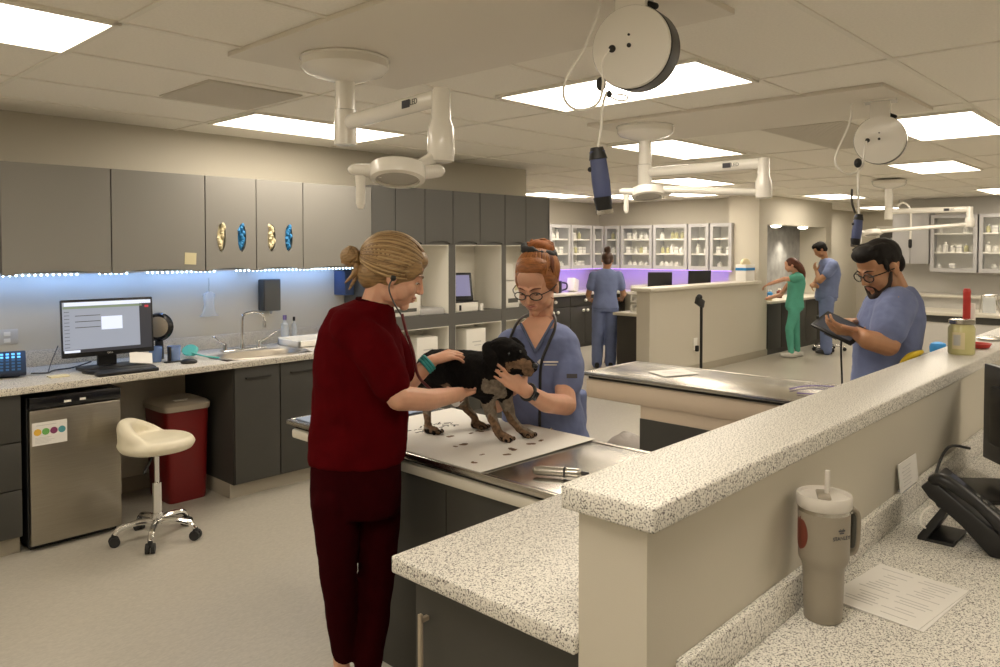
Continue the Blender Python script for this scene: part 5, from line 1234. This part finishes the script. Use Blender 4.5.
def glasses(root, c, M, s, m='black', w=.0016, rw=.024, rh=.018, label=None):
    P = lambda x, y, z: V(*c)+M @ V(x, y, z)*s
    t = empty('eyeglasses', P(0, .1, 0), label, 'glasses')
    g = B(); 
    for q in (-1, 1):
        g.tube([P(q*.033+rw*cos(a), .104-abs(q*.033+rw*cos(a))*.16, -.004+rh*sin(a)) for a in [2*pi*k/22 for k in range(22)]], w*s, 8, closed=True)
        g.tube([P(q*.057, .094, .004), P(q*.078, .06, .004), P(q*.083, .0, .000)], w*s, 8, smooth=3)
    g.tube([P(-.010, .103, .0), P(0, .107, .003), P(.010, .103, 0)], w*s, 8, smooth=3)
    obj('frame', g, m, t)
    l = B()
    for q in (-1, 1):
        l.bm.faces.new([l.bm.verts.new(P(q*.033+rw*cos(a), .104-abs(q*.033+rw*cos(a))*.16, -.004+rh*sin(a))) for a in [2*pi*k/22 for k in range(22)]])
    obj('lenses', l, 'glass', t)
    return t
glasses(W2, hc, hM, s, 'black', .0021, .0240, .0160, 'thin dark rimmed glasses on the red haired woman')
t = empty('stethoscope', (2.597, 2.19, 1.313), 'black stethoscope draped around the red haired woman neck', 'stethoscope')
obj('tube', B().tube([(2.44, 2.24, 1.234), (2.463, 2.243, 1.28), (2.545, 2.275, 1.333), (2.655, 2.305, 1.352), (2.71, 2.262, 1.36), (2.668, 2.174, 1.349), (2.596, 2.11, 1.305), (2.551, 2.112, 1.235), (2.517, 2.123, 1.15), (2.518, 2.129, 0.997), (2.516, 2.127, 0.876), (2.522, 2.104, 0.844), (2.542, 2.098, 0.859)], .0065, 8, smooth=5).tube([(2.44, 2.24, 1.234), (2.432, 2.244, 1.204)], .006, 8), 'black', t)
obj('chest_piece', B().cyl((2.539, 2.101, 0.85), (2.559, 2.095, 0.865), .018), 'chrome', t)
t = empty('wrist_watch', (2.213, 1.932, 1.099), 'black watch on the wrist of the red haired woman', 'watch')
wb = V(*(2.232, 1.948, 1.095)); ax = (V(*(2.375, 1.976, 1.027))-V(*(2.203, 1.943, 1.107))).normalized(); u_ = ax.orthogonal().normalized(); w_ = ax.cross(u_)
obj('band', B().tube([wb+(u_*cos(a)+w_*sin(a))*.0295 for a in [2*pi*j/20 for j in range(20)]], .009, 8, closed=True, flat=1), 'black', t)
fn = (V(0, 0, 1.65)-wb); fn = (fn-ax*fn.dot(ax)).normalized()
obj('face', B().obox(wb+fn*.036, (.036, .036, .010), Matrix((ax, fn.cross(ax), fn)).transposed(), .004), 'watch_face', t)

# ---------------------------------------------------------------- the man with the tablet
W3 = empty('person', (3.62, 1.10, 0), 'dark haired man with glasses and short beard in blue scrubs using a tablet', 'person')
hc = (3.655, 1.104, 1.566); hM = hframe(dvec(-.90, -.26, -.42), (0, 0, 1)); s = 1.02
b = B(); head(b, hc, hM, s, True); neck(b, hc, hM, s, (3.723, 1.055, 1.448), .056)
limb(b, [((3.571, 1.012, 1.405), .055), ((3.479, 1.015, 1.244), .048), ((3.4, 1.07, 1.268), .042), ((3.432, 1.125, 1.29), .029)])
hand(b, (3.422, 1.122, 1.292), dvec(-.9, .1, .18), dvec(.1, -.55, -.8), 1, .92, (22, 30, 25), 3, (.65, .55, .35))
limb(b, [((3.784, 1.149, 1.386), .05), ((3.817, 1.21, 1.244), .042), ((3.684, 1.208, 1.31), .027)])
hand(b, (3.684, 1.208, 1.315), dvec(-.7, -.5, .1), dvec(.2, .1, .95), -1, 1.0, (30, 35, 25))
torso(b, [((3.723, 1.055, 1.421), .11, .08), ((3.7, 1.07, 1.196), .12, .09), ((3.69, 1.074, 1.017), .13, .09)])
for sx in (-1, 1): limb(b, [(V(3.64, 1.10, .95)+AV*.08*sx, .07), (V(3.64, 1.10, .5)+AV*.085*sx, .048), (V(3.64, 1.10, .08)+AV*.09*sx, .032)])
organic('body', b, 'skin_tan', W3, .0045, 3, .4)
face_parts(W3, hc, hM, s, 'hair_black')
b = B()
torso(b, [((3.73, 1.05, 1.484), .060, .055), ((3.723, 1.056, 1.462), .085, .085), ((3.713, 1.065, 1.421), .112, .125), ((3.706, 1.07, 1.354), .130, .150), ((3.695, 1.078, 1.264), .136, .145), ((3.686, 1.083, 1.152), .134, .13), ((3.678, 1.087, 1.039), .137, .13), ((3.674, 1.089, 0.972), .14, .13)])
limb(b, [((3.617, 1.021, 1.41), .082), ((3.547, 1.02, 1.354), .080), ((3.502, 1.022, 1.301), .076)])
limb(b, [((3.786, 1.132, 1.396), .075), ((3.808, 1.164, 1.328), .07), ((3.816, 1.184, 1.279), .064)])
organic('scrub_top', b, 'scrub_blue', W3, .007, 8, .5, .016, .08)
b = B(); g = V(3.63, 1.10, 0); torso(b, [(g+UV*1.0, .14, .15), (g+UV*.86, .145, .16)])
for sx in (-1, 1): limb(b, [(g+AV*.085*sx+UV*.88, .095), (g+AV*.09*sx+UV*.45, .078), (g+AV*.09*sx+UV*.12, .06)])
organic('trousers', b, 'scrub_blue', W3, .012, 5, .5, .01)
for sx in (-1, 1):
    p = g+AV*.095*sx+UV*.045+RV*.01; f = dvec(-1, 0, 0); q = B(); q.loft([(p-f*.08, f.cross(UV)*.032, UV*.04), (p+f*.02, f.cross(UV)*.045, UV*.042), (p+f*.15, f.cross(UV)*.047, UV*.028), (p+f*.19, f.cross(UV)*.03, UV*.018)], 20, 2.6); obj('shoe', q, 'black', W3, 60)
b = B(); H = lambda x, y, z: V(*hc)+hM @ V(x, y, z)*s
b.ell(H(0, -.020, .045), (.078*s, .098*s, .082*s), hM); b.ell(H(0, .048, .088), (.060*s, .056*s, .038*s), hM); b.ell(H(0, -.065, .0), (.066*s, .045*s, .06*s), hM)
random.seed(5)
for k in range(60):
    x = random.uniform(-.055, .055); y = random.uniform(0, .045); z = .105+.012*random.random()-abs(y-.02)*.15
    b.cap(H(x, y-.03, z-.008), .009, H(x*1.02, y+.012, z+.002), .006, 6)
for q in (-1, 1): b.ell(H(q*.070, .022, .020), (.009, .012, .030), hM)
organic('hair', b, 'hair_black', W3, .005, 2, .4)
b = B(); 
for q in (-1, 1):
    b.tube([H(q*.071, .012, -.012), H(q*.064, .028, -.050), H(q*.048, .050, -.080), H(q*.018, .076, -.100), H(0, .082, -.103)], [.006, .011, .014, .015, .015], 10, smooth=4, ends=True)
    b.tube([H(q*.026, .084, -.060), H(q*.027, .078, -.078), H(q*.015, .084, -.092)], [.005, .008, .010], 8, smooth=3, ends=True)
    b.tube([H(0, .0985, -.0455), H(q*.015, .093, -.047), H(q*.027, .083, -.058)], [.0035, .004, .004], 8, smooth=3, ends=True)
organic('beard', b, 'beard', W3, .004, 3, .5)
glasses(W3, hc, hM, s, 'black_gloss', .0024, .0245, .0185, 'black rimmed glasses on the man with the tablet')
t = empty('tablet', (3.521, 1.236, 1.32), 'black cased tablet computer held by the dark haired man', 'tablet')
TM = Matrix((dvec(-.80, .1, .45), dvec(.35, .75, .35), (0, 0, 1))).transposed()
tx = dvec(.13, -.16, -.08); ty = dvec(.075, .05, .048); tn = tx.cross(ty).normalized(); ty = tn.cross(tx)
if tn.z < 0: tn = -tn; ty = -ty
TM = Matrix((tx, ty, tn)).transposed(); tc = V(*(3.472, 1.214, 1.303))
obj('case', B().obox(tc, (.20, .13, .014), TM, .006), 'black', t)
obj('display', B().obox(tc+tn*.0075, (.17, .105, .001), TM), 'screen_dark', t)
obj('hand_strap', B().obox(tc-tn*.009, (.06, .13, .004), TM, .002), 'grey_dark', t)
tag(obj('hanging_strap', B().tube([(3.553, 1.229, 1.268), (3.569, 1.238, 1.194), (3.58, 1.235, 1.034), (3.576, 1.232, 0.875)], .0045, 8, smooth=4, ends=True), 'black', None, 180), 'thin black cord hanging down below the tablet', 'cord')

# ---------------------------------------------------------------- far figures
def figure(loc, label, f, sc, J, tops, skin='skin', hair='hair_black', scrub='scrub_blue_far', hs=1.0, hd_dir=None, hairfun=None, shoem='black', ):
    """J: dict of joints in the figure's own frame (x right of view, y away, z up, metres)"""
    W = empty('person', loc, label, 'person'); o = V(*loc)
    P = lambda p: o+(RV*p[0]+AV*p[1]+UV*p[2])*sc
    hM = hframe(hd_dir); hc = P(J['head'])
    b = B(); head(b, hc, hM, hs*sc); neck(b, hc, hM, hs*sc, P(J['neck']), .050*sc)
    for a in J['arms']:
        limb(b, [(P(p), r*sc) for p, r in a['pts']]); hand(b, P(a['pts'][-1][0]), dvec(*a['d']), dvec(*a['n']), a.get('s', 1), sc, (25, 30, 20))
    torso(b, [(P((x, y, z)), w*sc*.8, d*sc*.8) for x, y, z, w, d in J['torso'][1:]])
    for a in J['legs']: limb(b, [(P(p), r*sc*.62) for p, r in a])
    organic('body', b, skin, W, .010, 3, .4)
    b = B(); torso(b, [(P((x, y, z)), w*sc, d*sc) for x, y, z, w, d in J['torso']])
    for a in J['sleeves']: limb(b, [(P(p), r*sc) for p, r in a])
    organic('scrub_top', b, scrub, W, .012, 5, .5, .012, .1)
    b = B(); torso(b, [(P((x, y, z)), w*sc, d*sc) for x, y, z, w, d in J['hips']])
    for a in J['legs']: limb(b, [(P(p), r*sc) for p, r in a])
    organic('trousers', b, scrub, W, .013, 5, .5, .012, .12)
    for a in J['legs']:
        p = P((a[-1][0][0], a[-1][0][1], .05)); ff = dvec(*f); g = B(); x = ff.cross(UV)
        g.loft([(p-ff*.08, x*.03, UV*.04), (p+ff*.02, x*.045, UV*.045), (p+ff*.14, x*.045, UV*.03), (p+ff*.165, x*.03, UV*.02)], 16, 2.6); obj('shoe', g, shoem, W, 60)
    b = B(); H = lambda x, y, z: hc+hM @ V(x, y, z)*hs*sc; q = hs*sc
    b.ell(H(0, -.024, .034), (.084*q, .104*q, .092*q), hM); b.ell(H(0, -.06, -.02), (.066*q, .055*q, .06*q), hM)
    hairfun(b, H, hM, q); organic('hair', b, hair, W, .007, 3, .5)
    return W
# woman seen from behind
def hf(b, H, M, q):
    b.ell(H(0, -.075, .135), .048*q); b.ell(H(.01, -.10, .15), .03*q); b.ell(H(0, -.05, .10), .05*q); b.tube([H(0, -.09, -.03), H(0, -.085, -.07)], [.02, .006], 8, ends=True)
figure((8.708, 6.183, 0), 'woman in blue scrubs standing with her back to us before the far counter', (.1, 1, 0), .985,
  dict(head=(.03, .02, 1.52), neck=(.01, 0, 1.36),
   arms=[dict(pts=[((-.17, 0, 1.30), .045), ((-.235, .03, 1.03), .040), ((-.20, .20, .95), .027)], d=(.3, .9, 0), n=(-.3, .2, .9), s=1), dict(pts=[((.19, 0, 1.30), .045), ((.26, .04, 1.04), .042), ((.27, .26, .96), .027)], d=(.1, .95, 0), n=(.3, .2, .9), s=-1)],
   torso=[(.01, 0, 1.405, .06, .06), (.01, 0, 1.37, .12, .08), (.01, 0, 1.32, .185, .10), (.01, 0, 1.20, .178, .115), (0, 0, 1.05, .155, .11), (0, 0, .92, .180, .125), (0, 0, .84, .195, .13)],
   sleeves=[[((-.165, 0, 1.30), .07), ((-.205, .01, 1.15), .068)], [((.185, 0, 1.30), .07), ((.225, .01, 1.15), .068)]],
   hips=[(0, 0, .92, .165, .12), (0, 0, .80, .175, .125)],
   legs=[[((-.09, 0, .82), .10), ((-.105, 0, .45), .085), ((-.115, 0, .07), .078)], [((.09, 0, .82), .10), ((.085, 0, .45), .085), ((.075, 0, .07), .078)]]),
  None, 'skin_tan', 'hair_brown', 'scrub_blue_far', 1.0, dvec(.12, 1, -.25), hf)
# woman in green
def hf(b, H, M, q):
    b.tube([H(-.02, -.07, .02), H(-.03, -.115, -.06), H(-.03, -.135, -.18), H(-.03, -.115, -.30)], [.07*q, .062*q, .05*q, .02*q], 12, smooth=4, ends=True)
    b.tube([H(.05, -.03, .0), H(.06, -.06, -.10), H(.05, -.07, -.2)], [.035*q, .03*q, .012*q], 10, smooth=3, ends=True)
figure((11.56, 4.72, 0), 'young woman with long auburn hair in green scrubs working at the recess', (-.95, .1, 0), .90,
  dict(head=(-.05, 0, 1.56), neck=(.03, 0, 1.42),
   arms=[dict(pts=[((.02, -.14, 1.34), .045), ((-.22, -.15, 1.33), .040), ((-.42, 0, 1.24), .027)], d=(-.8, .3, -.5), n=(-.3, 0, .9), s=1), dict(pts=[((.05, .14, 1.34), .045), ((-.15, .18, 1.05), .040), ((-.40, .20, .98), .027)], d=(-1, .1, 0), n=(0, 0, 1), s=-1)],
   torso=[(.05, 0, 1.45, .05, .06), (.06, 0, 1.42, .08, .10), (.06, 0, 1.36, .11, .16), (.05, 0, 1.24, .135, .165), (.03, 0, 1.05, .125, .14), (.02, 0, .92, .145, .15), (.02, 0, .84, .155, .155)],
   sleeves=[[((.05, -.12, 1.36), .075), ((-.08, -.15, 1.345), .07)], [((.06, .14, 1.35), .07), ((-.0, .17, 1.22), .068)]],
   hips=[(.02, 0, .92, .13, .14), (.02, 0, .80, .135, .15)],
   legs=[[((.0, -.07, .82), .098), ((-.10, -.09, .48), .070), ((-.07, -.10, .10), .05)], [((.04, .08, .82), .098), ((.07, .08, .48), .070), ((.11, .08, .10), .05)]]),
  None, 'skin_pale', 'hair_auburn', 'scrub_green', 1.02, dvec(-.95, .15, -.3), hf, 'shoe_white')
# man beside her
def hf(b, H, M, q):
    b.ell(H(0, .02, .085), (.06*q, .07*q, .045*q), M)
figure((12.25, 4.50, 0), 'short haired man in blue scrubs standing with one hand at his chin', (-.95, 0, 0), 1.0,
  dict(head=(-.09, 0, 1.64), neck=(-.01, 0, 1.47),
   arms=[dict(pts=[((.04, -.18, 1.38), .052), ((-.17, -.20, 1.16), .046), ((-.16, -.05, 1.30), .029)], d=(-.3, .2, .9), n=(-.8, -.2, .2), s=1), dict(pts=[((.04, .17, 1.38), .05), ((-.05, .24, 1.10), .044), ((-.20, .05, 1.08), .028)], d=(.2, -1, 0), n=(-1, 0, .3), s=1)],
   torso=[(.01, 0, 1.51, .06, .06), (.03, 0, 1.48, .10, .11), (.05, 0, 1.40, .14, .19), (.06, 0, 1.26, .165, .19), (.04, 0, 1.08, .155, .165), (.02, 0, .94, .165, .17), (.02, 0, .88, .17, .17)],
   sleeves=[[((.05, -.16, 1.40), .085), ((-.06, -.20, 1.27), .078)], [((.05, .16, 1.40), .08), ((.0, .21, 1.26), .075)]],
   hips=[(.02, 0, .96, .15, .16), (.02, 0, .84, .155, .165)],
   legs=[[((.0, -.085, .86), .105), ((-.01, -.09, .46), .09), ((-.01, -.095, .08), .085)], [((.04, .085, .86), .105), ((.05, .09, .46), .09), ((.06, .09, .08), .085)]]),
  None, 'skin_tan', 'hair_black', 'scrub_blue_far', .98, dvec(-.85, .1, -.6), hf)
t = empty('rolling_stool', (12.72, 4.62, 0), 'black rolling stool base just right of the far man legs', 'stool')
obj('seat', B().lathe([(.15, .50), (.18, .52), (.18, .56), (.15, .575)], (12.72, 4.62, 0), seg=24), 'black', t); obj('column', B().cyl((12.72, 4.62, .08), (12.72, 4.62, .5), .025), 'chrome', t)
for k in range(5):
    a = k*2*pi/5; l = obj('leg', B().cap((12.72, 4.62, .1), .018, (12.72+.24*cos(a), 4.62+.24*sin(a), .07), .014), 'chrome', t); obj('caster', B().ell((12.72+.25*cos(a), 4.62+.25*sin(a), .03), .03), 'rubber', l)

# ---------------------------------------------------------------- the puppy
DG = empty('puppy', (2.23, 2.2, TZ+.005), 'small black puppy with tan and grey legs standing on the white paper', 'dog')
b = B()
b.tube([(2.123, 2.423, 1.125), (2.137, 2.381, 1.153), (2.158, 2.271, 1.154), (2.179, 2.175, 1.146), (2.196, 2.113, 1.131), (2.191, 2.076, 1.179), (2.186, 2.039, 1.223)], [.056, .078, .084, .094, .088, .072, .056], 20, smooth=4, ends=True)
b.ell((2.18, 2.032, 1.248), (.069, .070, .059)); b.ell((2.184, 1.984, 1.24), (.055, .055, .050))
b.cap((2.187, 1.95, 1.22), .038, (2.203, 1.903, 1.2), .023); b.cap((2.181, 1.955, 1.193), .024, (2.199, 1.914, 1.176), .016)
for p in ((2.167, 2.015, 1.204), (2.176, 1.976, 1.196)): b.ell(p, .034)
ears = []
for e0, e1, e2 in (((2.128, 2.059, 1.27), (2.108, 2.028, 1.236), (2.108, 2.018, 1.191)), ((2.237, 2.031, 1.274), (2.242, 2.01, 1.252), (2.24, 1.997, 1.23))):
    ea = B(); ears.append(ea); ea.tube([e0, e1, e2], [.030, .034, .012], 12, smooth=3, ends=True, flat=.45, flatdir=(.729, .685, 0))
# front legs
fa_, fb_ = V(2.205, 2.08, TZ+.022), V(2.315, 2.06, TZ+.022)
limb(b, [((2.174, 2.12, 1.112), .050), ((2.169, 2.109, 1.059), .032), ((2.174, 2.086, 0.981), .021), (fa_+V(0, 0, .012), .017), (fa_+V(.01, -.02, 0), .021), (fa_+V(.015, -.04, -.004), .018)])
limb(b, [((2.221, 2.071, 1.112), .050), ((2.24, 2.077, 1.053), .030), ((2.277, 2.079, 0.966), .020), (fb_+V(0, 0, .012), .017), (fb_+V(.012, -.02, 0), .021), (fb_+V(.018, -.04, -.004), .018)])
ra, rb = V(2.10, 2.385, TZ+.020), V(2.297, 2.306, TZ+.020)
limb(b, [((2.133, 2.384, 1.115), .056), ((2.125, 2.331, 1.052), .034), ((2.11, 2.403, 0.99), .019), (ra+V(0, 0, .03), .015), (ra, .019), (ra+V(.01, -.03, -.002), .018)])
limb(b, [((2.194, 2.376, 1.104), .056), ((2.222, 2.314, 1.024), .034), ((2.278, 2.341, 0.969), .019), (rb+V(0, 0, .03), .015), (rb, .019), (rb+V(.01, -.03, -.002), .018)])
for p in (fa_, fb_, ra, rb):
    for k in (-1.5, -.5, .5, 1.5): b.ell(p+V(.016+.006*k, -.048+.003*abs(k), -.006)+V(.009*k, 0, 0), (.0085, .013, .010))
b.tube([(2.13, 2.431, 1.131), (2.134, 2.468, 1.071), (2.137, 2.478, 1.014)], [.018, .014, .006], 10, smooth=3, ends=True)
d = organic('body', b, 'fur_black', DG, .0045, 4, .5, .006, .02)
dg = bpy.context.evaluated_depsgraph_get(); dg.update(); me = bpy.data.meshes.new_from_object(d.evaluated_get(dg)); d.modifiers.clear(); d.data = me
me.materials.clear(); [me.materials.append(MATS[m]) for m in ('fur_black', 'fur_tan', 'fur_grey')]
mw = Matrix.Translation(DG.location); spots = [(V(*(2.154, 1.941, 1.213)), .030, 1), (V(*(2.185, 1.907, 1.19)), .022, 1), (V(*(2.148, 1.977, 1.199)), .022, 1), (V(*(2.144, 2.036, 1.111)), .045, 2), (V(*(2.183, 2.036, 1.074)), .035, 2), (V(*(2.102, 2.27, 1.104)), .022, 1)]
for p in me.polygons:
    c = mw @ p.center; n = sin(c.x*90)*.010+sin(c.y*120+c.x*40)*.008
    k = 0
    if c.z < 1.055+n: k = 2
    if c.z < 1.01+n*2: k = 1 if sin(c.x*70+c.z*60) > -.2 else 2
    if c.z < .905: k = 0 if sin(c.x*300+c.y*200) > .3 else 1
    for s_, r_, m_ in spots:
        if (c-s_).length < r_+n: k = m_
    p.material_index = k; p.use_smooth = True
for ea in ears: organic('ear', ea, 'fur_black', DG, .004, 3, .5)
obj('nose', B().ell((2.194, 1.88, 1.208), (.013, .013, .011)), 'black_gloss', DG)
obj('eye', B().ell((2.167, 1.932, 1.258), .006), 'black_gloss', DG); obj('eye', B().ell((2.132, 1.957, 1.252), .006), 'black_gloss', DG)
